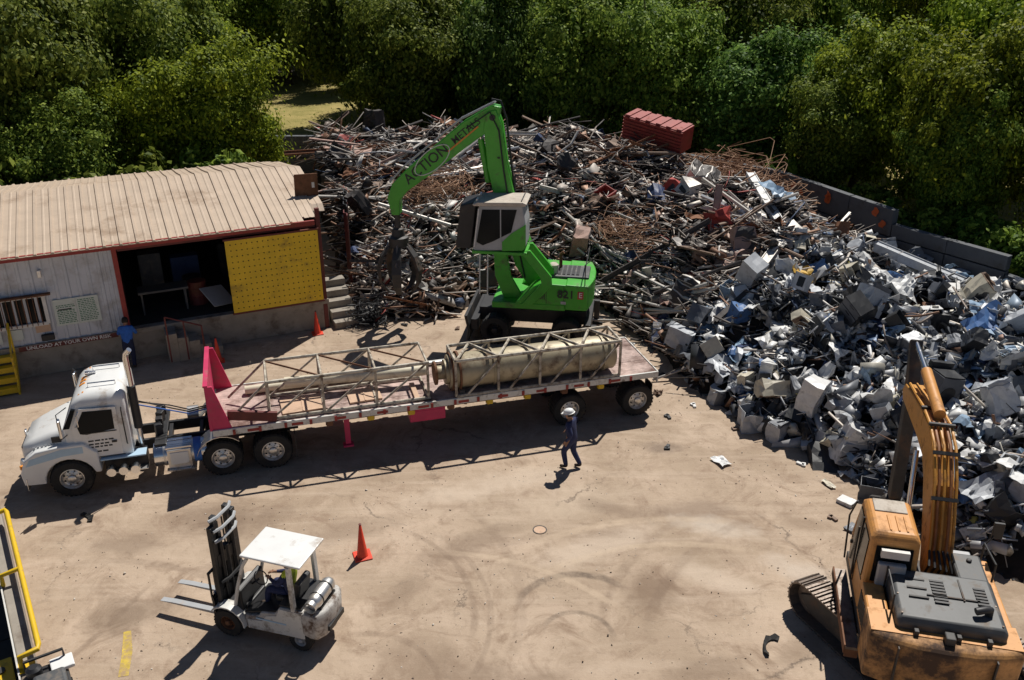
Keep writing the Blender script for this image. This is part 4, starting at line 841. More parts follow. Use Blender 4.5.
for k in range(3): m.tube([Vector((1.35, -.12 + .12 * k, 8.2)), Vector((2.5, -.12 + .12 * k, 7.62)), Vector((4.5, -.12 + .12 * k, 5.98)), Vector((5.05, -.12 + .12 * k, 5.4))], .035, 6)
m.build('stick_hose', 'grey_paint', st2, smooth=40)
m = MB(); m.tube([(.7, -.1, 5.0), (.85, -.1, 6.2), (1.0, -.1, 7.6), (1.2, -.1, 8.2), (1.5, -.1, 8.25)], .04, 6); m.build('boom_hose', 'hose', mh, smooth=40)
# orange-peel grapple
gp = MB(); gp.lathe([(.08, 4.3), (.12, 3.75), (.2, 3.7), (.24, 3.45), (.36, 3.4), (.36, 3.05), (.2, 3.0)], 16, Matrix.Translation((4.88, 0, 0))); gpo = gp.build('grapple', 'ex_dark', mh, .01, smooth=40)
for k in range(5):
    a = 2 * math.pi * k / 5 + .4; ca, sa = math.cos(a), math.sin(a); P0 = Vector((4.88, 0, 0))
    prof = [(.34, 3.1, .12), (.62, 2.75, .16), (.78, 2.25, .17), (.72, 1.75, .14), (.48, 1.4, .1), (.2, 1.28, .03)]
    t_ = MB(); rings = []
    for r_, z, w in prof:
        c = P0 + Vector((ca * r_, sa * r_, z)); side = Vector((-sa, ca, 0)) * w; th = Vector((ca, sa, 0)) * .05
        rings.append([c + side + th, c - side + th, c - side - th, c + side - th])
    t_.loft(rings); t_.build('tine', 'ex_dark', gpo, .01)
    m = MB(); m.tube([P0 + Vector((ca * .2, sa * .2, 3.35)), P0 + Vector((ca * .74, sa * .74, 2.5))], .05, 8); m.build('tine_cylinder', 'track_steel', gpo, smooth=40)
# raised cab
m = MB(); m.prism([(.2, 3.6), (2.0, 3.48), (2.02, 3.62), (1.78, 5.28), (.22, 5.34), (.1, 4.6), (.1, 3.72)], .3, 1.4); cb2 = m.build('cab', 'grey_paint', mh, .05); cb2.scale = (.93, 1, .88); cb2.location = (.06, 0, 3.45 * .12)
m = MB(); m.prism([(.1, 5.34), (1.95, 5.28), (2.0, 5.34), (1.8, 5.43), (.2, 5.48), (.06, 5.42)], .22, 1.48); m.build('cab_roof', 'dust_top', cb2, .02)
m = MB(); m.prism([(.42, 5.18), (1.66, 5.14), (1.88, 3.86), (1.66, 3.74), (1.3, 3.9), (.62, 4.3)], 1.4, 1.415); m.build('side_window', 'glass_dark', cb2)
m = MB(); m.prism([(.1, 3.72), (.2, 3.6), (.95, 3.55), (.95, 3.9), (.62, 4.25), (.1, 4.62)], 1.401, 1.425); m.build('lower_panel', 'green_paint', cb2)
m = MB(); m.bb(.05, 2.05, .3, 1.45, 3.4, 3.52); m.build('cab_floor', 'green_paint', cb2, .02)
onface('front_window', 'glass_dark', [(2.005, .4, 3.75), (2.005, 1.3, 3.75), (1.8, 1.3, 5.2), (1.8, .4, 5.2)], cb2, .012)
m = MB()
for k in range(7): m.beam((2.28 - .0, .22 + .2 * k, 3.62), (2.1, .22 + .2 * k, 5.3), .03)
for k in range(5): z = 3.65 + k * .4; m.beam((2.28 - (z - 3.62) * .107, .2, z), (2.28 - (z - 3.62) * .107, 1.45, z), .03)
pass
m = MB(); m.prism([(2.12, 3.5), (2.7, 3.5), (2.5, 5.2), (1.9, 5.35)], .05, 1.2); m.build('front_guard', 'black_metal', cb2, .04)
for y in (1.42, 1.46): pass
m = MB(); m.tube([(1.95, 1.5, 3.7), (1.76, 1.5, 5.2)], .03, 8); m.build('grab_rail', 'letter_white', cb2, smooth=40)
m = MB(); m.tube([(-.05, 1.3, 4.4), (-.4, 1.3, 4.5), (-.3, 1.3, 4.1), (-.02, 1.3, 3.9)], .025, 6); m.build('rear_rail', 'grey_paint', cb2, smooth=40)
for s in (.45, 1.25):
    m = MB(); m.prism([(.35, 3.5), (.02, 3.55), (-.72, 2.65), (-.75, 2.3), (-.1, 1.6), (.3, 1.6), (-.38, 2.4), (-.34, 2.6)], s - .07, s + .07); m.build('cab_riser', 'green_paint', mh, .02)
m = MB(); m.prism([(.95, 3.45), (1.35, 3.45), (1.3, 2.4), (1.0, 1.6), (.3, 1.6), (.75, 2.4)], .6, .75); m.build('cab_riser', 'green_paint', mh, .02)
for x in (1.45, 1.72):
    m = MB(); m.tube([(x, 1.3, 3.42), (x + .03, 1.3, 1.9)], .025, 6); m.build('access_rail', 'letter_white', mh, smooth=40)

# ================================================================== orange tracked excavator
EC = Vector((8.05, 14.05, 0)); EH = R(90 - 13)
ex = thing('excavator', 'worn orange tracked excavator facing the appliance heap', 'excavator', EC, EH)
UH = R(90 + 24) - EH                                            # the tracks stand turned from the house
Mu = Matrix.Rotation(UH, 4, 'Z')
def trk(mb, name, mat, par, **k): o = mb.build(name, mat, par, **k); o.rotation_euler = (0, 0, UH); return o
m = MB(); m.bb(-1.0, 1.0, -.75, .75, .42, .85); m.lathe([(.62, .85), (.62, 1.08)], 24); trk(m, 'undercarriage', 'ex_dark', ex, bevel=.03)
shoe = MB(); shoe.bb(-.105, .105, -.3, .3, -.02, .015); shoe.bb(-.085, -.06, -.3, .3, .015, .05); shoe.bb(.0, .022, -.3, .3, .015, .045); shoe_me = shoe.mesh('track_shoe', 'track_steel')
for s in (1, -1):
    m = MB(); m.prism([(-1.5, .2), (1.5, .2), (1.85, .45), (1.5, .68), (-1.5, .68), (-1.85, .45)], s * 1.1 - .16, s * 1.1 + .16); tf = trk(m, 'track_frame', 'ex_dark', ex, bevel=.02)
    for x in (-1.62, 1.62):
        m = MB(); m.lathe([(.33, -.1), (.33, .1)], 18, Matrix.Translation((x, s * 1.1, .45)) @ Matrix.Rotation(R(90), 4, 'X')); m.build('sprocket', 'track_steel', tf, smooth=40)
    per = 2 * 3.24 + 2 * math.pi * .4; N = 46
    for k in range(N):
        u = per * k / N; rr_ = .4
        if u < 3.24: p = (-1.62 + u, .45 + rr_); a = 0
        elif u < 3.24 + math.pi * rr_: a = (u - 3.24) / rr_; p = (1.62 + rr_ * math.sin(a), .45 + rr_ * math.cos(a))
        elif u < 6.48 + math.pi * rr_: p = (1.62 - (u - 3.24 - math.pi * rr_), .45 - rr_); a = math.pi
        else: a = math.pi + (u - 6.48 - math.pi * rr_) / rr_; p = (-1.62 + rr_ * math.sin(a), .45 + rr_ * math.cos(a))
        link('track_shoe', shoe_me, tf, (p[0], s * 1.1, p[1]), (0, a, 0))
# house
m = MB(); m.bb(-1.6, 1.3, -1.22, 1.22, 1.08, 1.3); hf = m.build('house_frame', 'ex_dark', ex, .02)
m = MB(); m.loft([[(-1.35, y, 1.02), (-2.02 - .22 * (1 - (abs(y) / 1.27) ** 2.4), y, 1.02), (-2.06 - .24 * (1 - (abs(y) / 1.27) ** 2.4), y, 1.95), (-1.98 - .22 * (1 - (abs(y) / 1.27) ** 2.4), y, 2.05), (-1.35, y, 2.05)] for y in (-1.27, -1.2, -.95, -.5, 0, .5, .95, 1.2, 1.27)]); cwx = m.build('counterweight', 'ex_cw_grime_shade', ex, .04, smooth=40)
m = MB(); m.bb(-1.45, -.6, .86, 1.24, 1.3, 2.02); m.build('left_house', 'ex_orange', ex, .04)
for k in range(7):
    m = MB(); m.bb(-1.3 + .09 * k, -1.25 + .09 * k, 1.24, 1.255, 1.45, 1.9); m.build('louvre', 'black_metal', ex)
m = MB(); m.bb(-1.45, .6, -1.24, -1.08, 1.3, 2.0); m.build('right_house', 'ex_orange', ex, .03)
m = MB(); m.loft([[(x, -1.02 + e, z0), (x, .82 - e, z0), (x, .82 - e, z1 - .08), (x, .74 - e, z1), (x, -.94 + e, z1), (x, -1.02 + e, z1 - .08)] for x, z0, z1, e in ((-1.86, 1.98, 2.2, .04), (-1.78, 1.9, 2.3, 0), (-.5, 1.9, 2.34, 0), (-.42, 1.95, 2.26, .03))]); hdx = m.build('engine_hood', 'ex_hood', ex, .03, smooth=30)
for k in range(8):
    m = MB(); m.bb(-1.35 + .085 * k, -1.3 + .085 * k, -.12, .12, 2.33, 2.348); m.build('vent_slat', 'black_metal', hdx)
    if k < 6: m = MB(); m.bb(-1.25 + .085 * k, -1.2 + .085 * k, -.82, -.62, 2.33, 2.348); m.build('vent_slat', 'black_metal', hdx)
for x, y, w, h in ((-.75, .38, .04, .34), (-1.0, .38, .04, .34), (-1.25, .38, .04, .34), (-.9, -.4, .6, .03), (-1.15, -.22, .03, .9)):
    m = MB(); m.box((x, y, 2.338), (w if w < .2 else w, h, .02)); m.build('hood_crease', 'ex_dark', hdx)
m = MB(); m.tube([(-1.45, -.75, 2.3), (-1.45, -.75, 2.42), (-1.5, -.66, 2.45), (-1.55, -.5, 2.42)], .07, 10); m.build('exhaust_pipe', 'black_metal', ex, smooth=40)
for y in (.5, -.2, -.7):
    m = MB(); m.bb(-2.0, -1.9, y - .04, y + .04, 2.05, 2.16); m.build('lifting_lug', 'ex_dark', cwx, .01)
m = MB(); m.bb(-2.12, -1.92, -.12, .05, 2.05, 2.2); m.build('rear_camera_box', 'ex_dark', cwx, .02)
pm('ghost_letter', (.36, .19, .07), .6, 0, .3, 6)
m = MB(); m.bb(-2.31, -2.29, -.55, .55, 1.2, 1.24); m.build('panel_seam', 'ex_dark', cwx)
m = MB(); m.bb(-.4, .5, -1.05, -.5, 1.3, 2.18); m.build('fuel_tank', 'ex_hood', ex, .05)
m = MB(); m.bb(.5, 1.2, -1.1, -.5, 1.3, 1.75); m.build('tool_box', 'grey_paint', ex, .03)
m = MB(); m.tube([(.6, -1.12, 1.7), (.6, -1.12, 2.4), (-.2, -1.12, 2.5), (-.2, -1.12, 2.1)], .022, 6); m.build('hand_rail', 'black_metal', ex, smooth=40)
m = MB(); m.bb(-.58, -.2, .3, .85, 1.3, 2.2); m.build('battery_cover', 'ex_hood', ex, .04)
m = MB(); m.tube([(.62, -1.1, 2.3), (.75, -1.3, 2.5)], .02, 6); m.box((.78, -1.36, 2.62), (.06, .2, .36)); m.build('mirror', 'black_metal', ex, .01)
# cab
m = MB(); m.loft([[(-.52, .28, 1.2), (-.52, 1.22, 1.2), (1.1, 1.22, 1.2), (1.1, .28, 1.2)], [(-.52, .28, 1.95), (-.52, 1.22, 1.95), (1.2, 1.22, 1.95), (1.2, .28, 1.95)], [(-.46, .31, 2.92), (-.46, 1.19, 2.92), (.86, 1.19, 2.92), (.86, .31, 2.92)], [(-.36, .38, 3.04), (-.36, 1.12, 3.04), (.74, 1.12, 3.04), (.74, .38, 3.04)]]); cbx = m.build('cab', 'ex_orange', ex, .06)
for k in range(3):
    m = MB(); m.bb(-.3, .2, .52 + .15 * k, .56 + .15 * k, 3.04, 3.06); m.build('roof_rib', 'ex_orange', cbx, .01)
m = MB(); m.bb(.3, .72, .45, 1.06, 3.03, 3.065); m.build('roof_hatch', 'dust_top', cbx, .02)
onface('rear_window', 'glass_dark', [(-.525, .4, 2.0), (-.53, 1.1, 2.0), (-.475, 1.08, 2.78), (-.475, .42, 2.78)][::-1], cbx, .012)
m = MB(); m.bb(-.66, -.53, .52, 1.02, 1.98, 2.5); m.build('wiper_box', 'grey_paint', cbx, .03)
m = MB(); m.bb(-.62, -.535, .5, 1.0, 2.62, 2.78); m.build('painted_reflection', 'letter_white', cbx)  # white slab standing in for a reflection on the rear window
onface('side_window', 'glass_dark', [(-.35, 1.225, 1.95), (.3, 1.225, 1.95), (.22, 1.2, 2.8), (-.35, 1.2, 2.8)][::-1], cbx, .014)
onface('door_window', 'glass_dark', [(.38, 1.226, 1.4), (1.0, 1.226, 1.4), (.78, 1.2, 2.8), (.3, 1.2, 2.8)][::-1], cbx, .014)
onface('front_window', 'glass_dark', [(1.2, .4, 1.98), (1.2, 1.1, 1.98), (.88, 1.08, 2.85), (.88, .42, 2.85)], cbx, .014)
m = MB(); m.tube([(.34, 1.26, 1.3), (.34, 1.27, 2.6)], .02, 6); m.tube([(1.05, 1.3, 1.3), (1.0, 1.36, 2.4), (.8, 1.3, 2.9)], .02, 6); m.build('grab_rail', 'black_metal', cbx, smooth=40)
m = MB(); m.prism([(-1.4, 1.0), (.95, 1.0), (.95, 1.06), (-1.4, 1.06)], 1.24, 1.5); cwk = m.build('catwalk', 'track_steel', ex)
m = MB(); m.bb(-1.4, .95, 1.48, 1.51, .9, 1.1); m.build('kick_plate', 'rust', cwk)
for x in (-1.38, .92):
    m = MB(); m.bb(x, x + .03, 1.24, 1.48, .8, 1.0); m.build('bracket', 'rust', cwk)
# boom, stick and cylinders (near end at the house, far end over the heap)
yb_ = -.27
m = MB(); m.prism([(.35, 1.5), (.15, 1.8), (.45, 2.45), (1.0, 3.35), (1.55, 3.85), (2.1, 4.05), (3.0, 4.0), (4.75, 3.72), (4.95, 3.5), (4.75, 3.3), (3.0, 3.35), (2.2, 3.3), (1.75, 3.0), (1.0, 2.1), (.7, 1.6)], yb_ - .2, yb_ + .2); bmx = m.build('boom', 'ex_boom', ex, .03)
for s in (1, -1):
    m = MB(); m.tube([(1.1, yb_ + s * .4, 1.45), (1.55, yb_ + s * .4, 2.3)], .1, 12); bc = m.build('boom_cylinder', 'ex_boom', ex, smooth=40)
    m = MB(); m.tube([(1.55, yb_ + s * .4, 2.3), (2.05, yb_ + s * .36, 3.5)], .055, 12); m.build('rod', 'chrome', bc, smooth=40)
m = MB(); m.tube([(2.3, yb_, 4.25), (4.0, yb_, 4.42)], .12, 14); ac = m.build('arm_cylinder', 'ex_orange', ex, smooth=40)
m = MB(); m.tube([(4.0, yb_, 4.42), (5.35, yb_, 4.5)], .06, 12); m.build('rod', 'chrome', ac, smooth=40)
for k, y in enumerate((-.2, -.1, .02, .12, .2)):
    m = MB(); m.tube([(.2, yb_ + y, 2.05), (.42, yb_ + y, 2.6), (.95, yb_ + y, 3.5), (1.5, yb_ + y, 3.98), (2.1, yb_ + y, 4.13), (2.9, yb_ + y * .9, 4.08)] + ([(4.5, yb_ + y * .8, 3.85)] if k % 2 == 0 else []), .032, 6); m.build('hydraulic_line', 'hose_rust' if k % 2 else 'ex_boom', bmx, smooth=40)
for x, z in ((.75, 3.2), (1.3, 3.92), (2.0, 4.18), (2.8, 4.13)):
    m = MB(); m.box((x, yb_, z), (.07, .5, .06), (0, R(-45 if x < 1.4 else 0), 0)); m.build('line_clamp', 'black_metal', bmx)
m = MB(); m.prism([(5.35, 4.6), (5.2, 4.35), (4.7, 3.6), (4.62, 3.3), (4.3, .9), (4.42, .62), (4.62, .65), (4.95, 3.1), (5.12, 3.55), (5.5, 4.5)], yb_ - .14, yb_ + .14); skx = m.build('stick', 'ex_dark', ex, .03)
m = MB(); m.tube([(5.1, yb_, 3.2), (4.95, yb_, 1.9)], .1, 12); m.tube([(4.95, yb_, 1.9), (4.8, yb_, 1.1)], .055, 10); m.build('bucket_cylinder', 'ex_dark', skx, smooth=40)
gx = MB(); gx.lathe([(.2, .75), (.32, .6), (.32, .4)], 14, Matrix.Translation((4.5, yb_, 0))); gxo = gx.build('grapple', 'ex_dark', ex, smooth=40)
for k in range(4):
    a = R(45 + 90 * k); t_ = MB(); t_.tube([Vector((4.5, yb_, .5)) + Vector((math.cos(a) * r_, math.sin(a) * r_, z)) for r_, z in ((.28, 0), (.55, -.12), (.6, -.32), (.4, -.5))], [.09, .1, .08, .03], 6); t_.build('tine', 'ex_dark', gxo)

# seams, latches and wear pieces on both machines
for y in (-.8, .8):
    m = MB(); m.bb(-2.27, -2.16, y - .012, y + .012, 1.05, 1.95); m.build('seam', 'ex_dark', cwx)
for y in (-.62, .62):
    m = MB(); m.lathe([(.06, 0), (.06, .01), (.03, .012)], 10, frame(-1.95, y, 2.05, (1, 0, 0), (0, 1, 0))); m.build('lift_eye', 'ex_dark', cwx)
m = MB(); m.bb(-1.99, -1.4, -1.25, 1.25, 2.052, 2.066); m.build('grimy_top', 'ex_orange', cwx)
for y in (-.85, -.3, .25, .7):
    m = MB(); m.box((-1.84, y, 2.13), (.03, .1, .05)); m.build('hood_latch', 'black_metal', hdx)
for x in (-1.72, -1.2, -.7):
    for y in (-.98, .78):
        m = MB(); m.lathe([(.018, 0), (.018, .015)], 6, Matrix.Translation((x, y * .94, 2.31))); m.build('hood_bolt', 'track_steel', hdx)
m = MB(); m.tube([(-1.5, .86, 2.02), (-1.5, .86, 2.5), (-.7, .86, 2.5), (-.7, .86, 2.02)], .018, 6); m.build('hood_rail', 'black_metal', ex, smooth=40)
m = MB(); m.bb(.31, .325, 1.2, 1.235, 1.3, 2.85); m.build('door_seam', 'black_plastic', cbx)
m = MB(); m.bb(-.4, 1.05, 1.215, 1.232, 1.88, 1.9); m.build('belt_seam', 'black_plastic', cbx)
m = MB(); m.bb(.95, 1.0, 1.23, 1.26, 1.75, 1.82); m.build('door_handle', 'black_plastic', cbx)
for x in (-.2, .12):
    m = MB(); m.lathe([(.05, 0), (.05, .05), (.03, .06)], 10, Matrix.Translation((.45 + x, -.8, 2.17 if x < 0 else 1.75))); m.build('filler_cap', 'black_metal', ex)
for k in range(6):
    m = MB(); m.tube([(.25 + .02 * k, yb_ - .3 + .1 * k, 1.6), (.0, yb_ - .32 + .11 * k, 2.0 + .03 * k), (.3, yb_ - .2 + .08 * k, 2.3)], .025, 6); m.build('hose', 'hose', ex, smooth=40)
for s in (1, -1):
    for x in (-.55, -1.15):
        m = MB(); m.bb(x - .008, x + .008, s * 1.252, s * 1.258, 1.64, 2.3); m.build('panel_seam', 'ex_dark', mh)
    for k in range(5):
        m = MB(); m.bb(-.5 + .07 * k, -.46 + .07 * k, s * 1.251, s * 1.262, 1.8, 2.05); m.build('side_vent', 'ex_dark', mh)
m = MB(); m.tube([(-1.85, -1.2, 2.36), (-1.85, -1.2, 2.95), (-1.85, 1.2, 2.95), (-1.85, 1.2, 2.36)], .02, 6); m.build('walkway_rail', 'black_metal', mh, smooth=40)
for k, y in enumerate((-.3, .3)):
    m = MB(); m.tube([(.3, y, 2.2), (.75, y, 4.2), (1.05, y, 6.0), (1.2, y, 7.3), (1.5, y, 7.9), (2.3, y, 7.35)], .028, 6); m.build('boom_line', 'hose', mh, smooth=40)
for z, x in ((3.2, .55), (5.0, .95), (6.4, 1.12)):
    m = MB(); m.box((x + .1, 0, z), (.08, .58, .05)); m.build('line_clamp', 'black_metal', mh)
m = MB(); m.bb(.25, .28, .35, 1.35, 5.45, 5.52); m.build('roof_lamp_bar', 'black_metal', cb2)
for y in (.5, 1.2):
    m = MB(); m.box((1.86, y, 5.46), (.08, .16, .1)); m.build('work_lamp', 'lamp_glass', cb2, .02)
m = MB(); m.prism([(.98, 5.2), (1.02, 5.2), (1.02, 3.9), (.98, 3.9)], 1.413, 1.424); m.build('window_post', 'grey_paint', cb2)
# ================================================================== forklift
fl = thing('forklift', 'dirty white gas forklift with solid white roof plate and black mast', 'forklift', (-4.92, 14.74, 0), R(162.6))
m = MB(); m.prism([(-.95, .3), (.45, .3), (.42, .62), (.1, .66), (.02, .78), (-.3, .82), (-.42, 1.0), (-.95, 1.02)], -.5, .5); m.build('body', 'grubby_white', fl, .03)
m = MB(); m.prism([(-.95, .34), (.36, .3), (.36, .52), (.02, .56), (-.1, .72), (-.34, .78), (-.42, .98), (-.95, .98)], .5, .512); m.prism([(-.95, .34), (.36, .3), (.36, .52), (.02, .56), (-.1, .72), (-.34, .78), (-.42, .98), (-.95, .98)], -.512, -.5); m.build('side_panel', 'dirty_white', fl, .01)
m = MB(); m.bb(-.55, .15, .513, .52, .6, .63); m.build('side_stripe', 'pale_blue_paint', fl)
m = MB(); m.loft([[(-.9 - a, -h, z), (-.9 - a * .0, -h, z), (-.9, h, z), (-.9 - a, h, z), (-.9 - a - .12, h * .6, z), (-.9 - a - .16, 0, z), (-.9 - a - .12, -h * .6, z)] for a, h, z in ((.3, .48, .35), (.34, .52, .5), (.36, .53, .9), (.32, .5, 1.0))]); cwf = m.build('counterweight', 'grubby_white', fl, .04, smooth=30)
m = MB(); m.bb(-1.42, -1.3, -.3, .3, .5, .62); m.build('radiator_slot', 'black_metal', cwf)
m = MB(); m.prism([(-.35, .85), (.44, .63), (.44, .66), (-.35, .88)], -.46, .46); m.bb(-.92, -.4, -.46, .46, 1.03, 1.05); m.build('floor_mat', 'black_plastic', fl)
m = MB(); m.bb(.42, .95, -.33, .33, .3, .72); m.build('front_axle_case', 'black_metal', fl, .03)
m = MB(); Mg = frame(-1.15, .0, 1.2, (1, 0, 0), (0, 0, 1)); m.tube([(-1.12, .42, 1.17), (-1.12, .38, 1.17), (-1.12, .3, 1.17), (-1.12, -.28, 1.17), (-1.12, -.36, 1.17), (-1.12, -.4, 1.17)], [.06, .12, .155, .155, .12, .07], 18); gt = m.build('gas_bottle', 'aluminium', fl, smooth=40)
m = MB(); m.tube([(-1.12, .4, 1.17), (-1.12, .5, 1.17)], .13, 16, False); m.build('collar', 'aluminium', gt, smooth=40)
for y in (.18, -.18):
    m = MB(); m.tube([(-1.12, y, 1.17), (-1.12, y + .03, 1.17)], .163, 18); m.build('strap', 'black_metal', gt)
m = MB(); m.box((-1.12, 0, 1.02), (.28, .6, .06)); m.build('bottle_cradle', 'black_metal', fl)
for s in (1, -1):
    wheel(fl, (.82, s * .45, .33), .33, .24, s, 'rust', rr=.52); wheel(fl, (-.82, s * .42, .25), .25, .18, s, 'grey_paint', rr=.52)
    q = MB(); q.loft([[(.82 + .4 * math.cos(a), s * .34, .34 + .4 * math.sin(a)), (.82 + .4 * math.cos(a), s * .6, .34 + .4 * math.sin(a)), (.82 + .43 * math.cos(a), s * .6, .34 + .43 * math.sin(a)), (.82 + .43 * math.cos(a), s * .34, .34 + .43 * math.sin(a))] for a in [R(40 + 20 * k) for k in range(8)]]); q.build('fender', 'dirty_white', fl, smooth=50)
    m = MB(); m.tube([(.62, s * .47, .8), (.5, s * .47, 1.3), (.32, s * .46, 1.85), (.2, s * .45, 2.05)], .038, 8); m.build('front_pillar', 'dirty_white', fl, smooth=40)
    m = MB(); m.beam((-.74, s * .47, 1.0), (-.72, s * .46, 2.06), .12, .07); m.build('rear_pillar', 'dirty_white', fl, .01)
m = MB(); m.bb(-1.0, .34, -.5, .5, 2.08, 2.13); m.build('roof_plate', 'white_paint', fl, .02)
m = MB(); m.prism([(.48, .62), (.7, .62), (.62, 1.15), (.5, 1.12)], -.42, .42); m.build('dash', 'black_plastic', fl, .03)
m = MB(); m.tube([(.5, 0, 1.0), (.3, 0, 1.18)], .025, 8); m.lathe([(.15, 0), (.17, .015), (.15, .03)], 16, frame(.28, 0, 1.2, (.7, 0, .72), (0, 1, 0)), False); m.build('steering_wheel', 'black_plastic', fl, smooth=40)
m = MB(); m.box((-.42, 0, .98), (.48, .5, .14)); m.box((-.68, 0, 1.22), (.14, .48, .5), (0, R(-10), 0)); m.build('seat', 'black_plastic', fl, .05)
for s in (1, -1):
    m = MB(); m.bb(.98, 1.08, s * .35 - .07, s * .35 + .07, .12, 2.55); ms = m.build('mast_upright', 'black_metal', fl, .008)
    m = MB(); m.bb(1.0, 1.1, s * .22 - .06, s * .22 + .06, .16, 2.72); m.build('inner_channel', 'black_metal', ms, .008)
    m = MB(); m.tube([(.96, s * .2, .2), (.96, s * .2, 2.35)], .04, 10); m.build('lift_cylinder', 'black_metal', ms, smooth=40)
for z, x in ((2.68, 1.04), (2.45, .96), (2.2, .96), (1.2, .96), (.3, .98)):
    m = MB(); m.tube([(x, -.37, z), (x - .09, -.2, z + .02), (x - .09, .2, z + .02), (x, .37, z)], .035, 6); m.build('mast_crossbar', 'grey_paint' if z > 2 else 'black_metal', fl, smooth=40)
m = MB(); m.tube([(1.02, 0, .2), (1.02, 0, 1.9)], .075, 12); m.build('center_cylinder', 'black_metal', fl, smooth=40)
for z in (.7, 1.55):
    m = MB(); m.bb(.97, 1.02, -.34, .34, z, z + .28); m.build('mast_plate', 'black_metal', fl)
for y in (-.08, .08):
    m = MB(); m.bb(1.06, 1.08, y - .015, y + .015, .5, 2.5); m.build('lift_chain', 'black_metal', fl)
m = MB(); m.bb(1.12, 1.17, -.5, .5, .42, .52); m.bb(1.12, 1.17, -.5, .5, .78, .88)
for y in (-.45, .45): m.bb(1.12, 1.17, y - .04, y + .04, .42, .88)
cg = m.build('carriage', 'black_metal', fl)
for k in range(7):
    m = MB(); y = -.5 + k / 6; m.bb(1.13, 1.16, y - .018, y + .018, .88, 1.45); m.build('backrest_bar', 'black_metal', cg)
m = MB(); m.bb(1.125, 1.165, -.52, .52, 1.45, 1.5); m.build('backrest_rail', 'black_metal', cg)
for y in (-.3, .3):
    m = MB(); m.prism([(1.18, .88), (1.22, .88), (1.23, .36), (2.3, .33), (2.62, .3), (2.62, .29), (1.18, .29)], y - .065, y + .065); m.build('fork', 'grey_paint', fl, .006)
# ================================================================== the scrap heap
FRONT = [(-6.9, 34.0), (-6.2, 31.9), (-5.4, 31.1), (-2.7, 31.1), (-1.3, 32.7), (1.2, 33.2), (3.4, 32.4), (4.3, 30.2), (5.0, 28.7), (5.9, 25.2), (7.2, 22.8), (9.1, 21.0), (9.6, 19.3), (10.5, 17.0), (11.6, 15.9), (15, 14.5), (21, 13)]
BACK = [(26, 19), (22.4, 27), (18.8, 32.8), (15.9, 37.0), (12.7, 43.8), (7.7, 48.2), (2.6, 50.7), (-5, 51.1), (-11, 51.0), (-9.4, 44), (-7.6, 38)]
PA = np.array(FRONT); PB = np.array(FRONT + BACK); WA = np.array(BACK[:9])
def seg_dist(p, A):
    d = np.full(len(p), 1e9)
    for a, b in zip(A[:-1], A[1:]):
        ab = b - a; t = np.clip(((p - a) @ ab) / (ab @ ab), 0, 1); d = np.minimum(d, np.linalg.norm(p - (a + t[:, None] * ab), axis=1))
    return d
def inside_poly(p, A):
    c = np.zeros(len(p), bool); n_ = len(A)
    for i in range(n_):
        a, b = A[i], A[(i + 1) % n_]; cond = ((a[1] > p[:, 1]) != (b[1] > p[:, 1])); x = (b[0] - a[0]) * (p[:, 1] - a[1]) / (b[1] - a[1] + 1e-12) + a[0]; c ^= cond & (p[:, 0] < x)
    return c
def lump(p, s, seed): return np.array([mnoise.fractal(Vector((x * s, y * s, seed)), 1.0, 2.0, 3) for x, y in p])
def height(p):
    p = np.asarray(p, float); ins = inside_poly(p, PB); d = np.where(ins, seg_dist(p, PA), 0); w = seg_dist(p, WA)
    x = p[:, 0]; y = p[:, 1]
    right = np.clip(((x - 4.8) * .88 + 26 - y) / 7.0 + .5, 0, 1)             # 0 pipes and beams, 1 appliances
    cap = 3.15 * (1 - right) + 2.4 * right; L = 2.6 * (1 - right) + 1.9 * right
    h = cap * (1 - np.exp(-d / L)) * np.clip(0.4 - .3 * np.clip((x - 3) / 4, 0, 1) + w / (4.5 + 2 * np.clip((x - 3) / 4, 0, 1) + 3 * right), 0, 1)
    h *= 1 + 0.24 * lump(p, 0.33, 3.1); h += 0.7 * lump(p, 0.75, 7.7) * np.clip(d / 1.8, 0, 1)
    return np.where(ins, np.maximum(h, 0.0), 0.0), ins
def zone(p):
    p = np.asarray(p, float); return np.clip(((p[:, 0] - 4.8) * .88 + 26.3 - p[:, 1]) / 2.6 + .5, 0, 1)
def sample(rng, n, weight=None, edge=0.0):
    out = np.zeros((0, 2))
    while len(out) < n:
        q = np.stack([rng.uniform(-11, 25, 4 * n), rng.uniform(13, 51, 4 * n)], 1); q = q[inside_poly(q, PB)]
        q = q[np.abs(q[:, 0]) < q[:, 1] * 0.60 + 1.5]                     # what the yard view can reach
        q = q[~((np.hypot(q[:, 0] - 8.0, q[:, 1] - 14.6) < 2.9))]
        keep = rng.random(len(q)) < np.clip(22.0 / q[:, 1], .35, 1) ** 1.3   # more where it is close
        if weight: keep &= rng.random(len(q)) < weight(q)
        out = np.concatenate([out, q[keep]])
    return out[:n]
pm('heap_gap_shade', (0.022, 0.017, 0.014), 0.95, 0, 0.5, 4, 0.6, dirt=(0.06, 0.032, 0.018), dirt_amt=0.4, dirt_scale=1.5)  # near-black base paints the shadow in gaps between scrap pieces
gx_ = np.arange(-11.5, 26.5, .3); gy_ = np.arange(12.5, 52, .3); XX, YY = np.meshgrid(gx_, gy_); pp_ = np.stack([XX.ravel(), YY.ravel()], 1); hh, ins_ = height(pp_)
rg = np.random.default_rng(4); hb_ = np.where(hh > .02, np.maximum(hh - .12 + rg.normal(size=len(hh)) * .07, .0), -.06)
nx, ny = len(gx_), len(gy_); idx = np.arange(nx * ny).reshape(ny, nx); Q = np.stack([idx[:-1, :-1], idx[:-1, 1:], idx[1:, 1:], idx[1:, :-1]], -1).reshape(-1, 4); Q = Q[(hh[Q] > .02).any(1)]
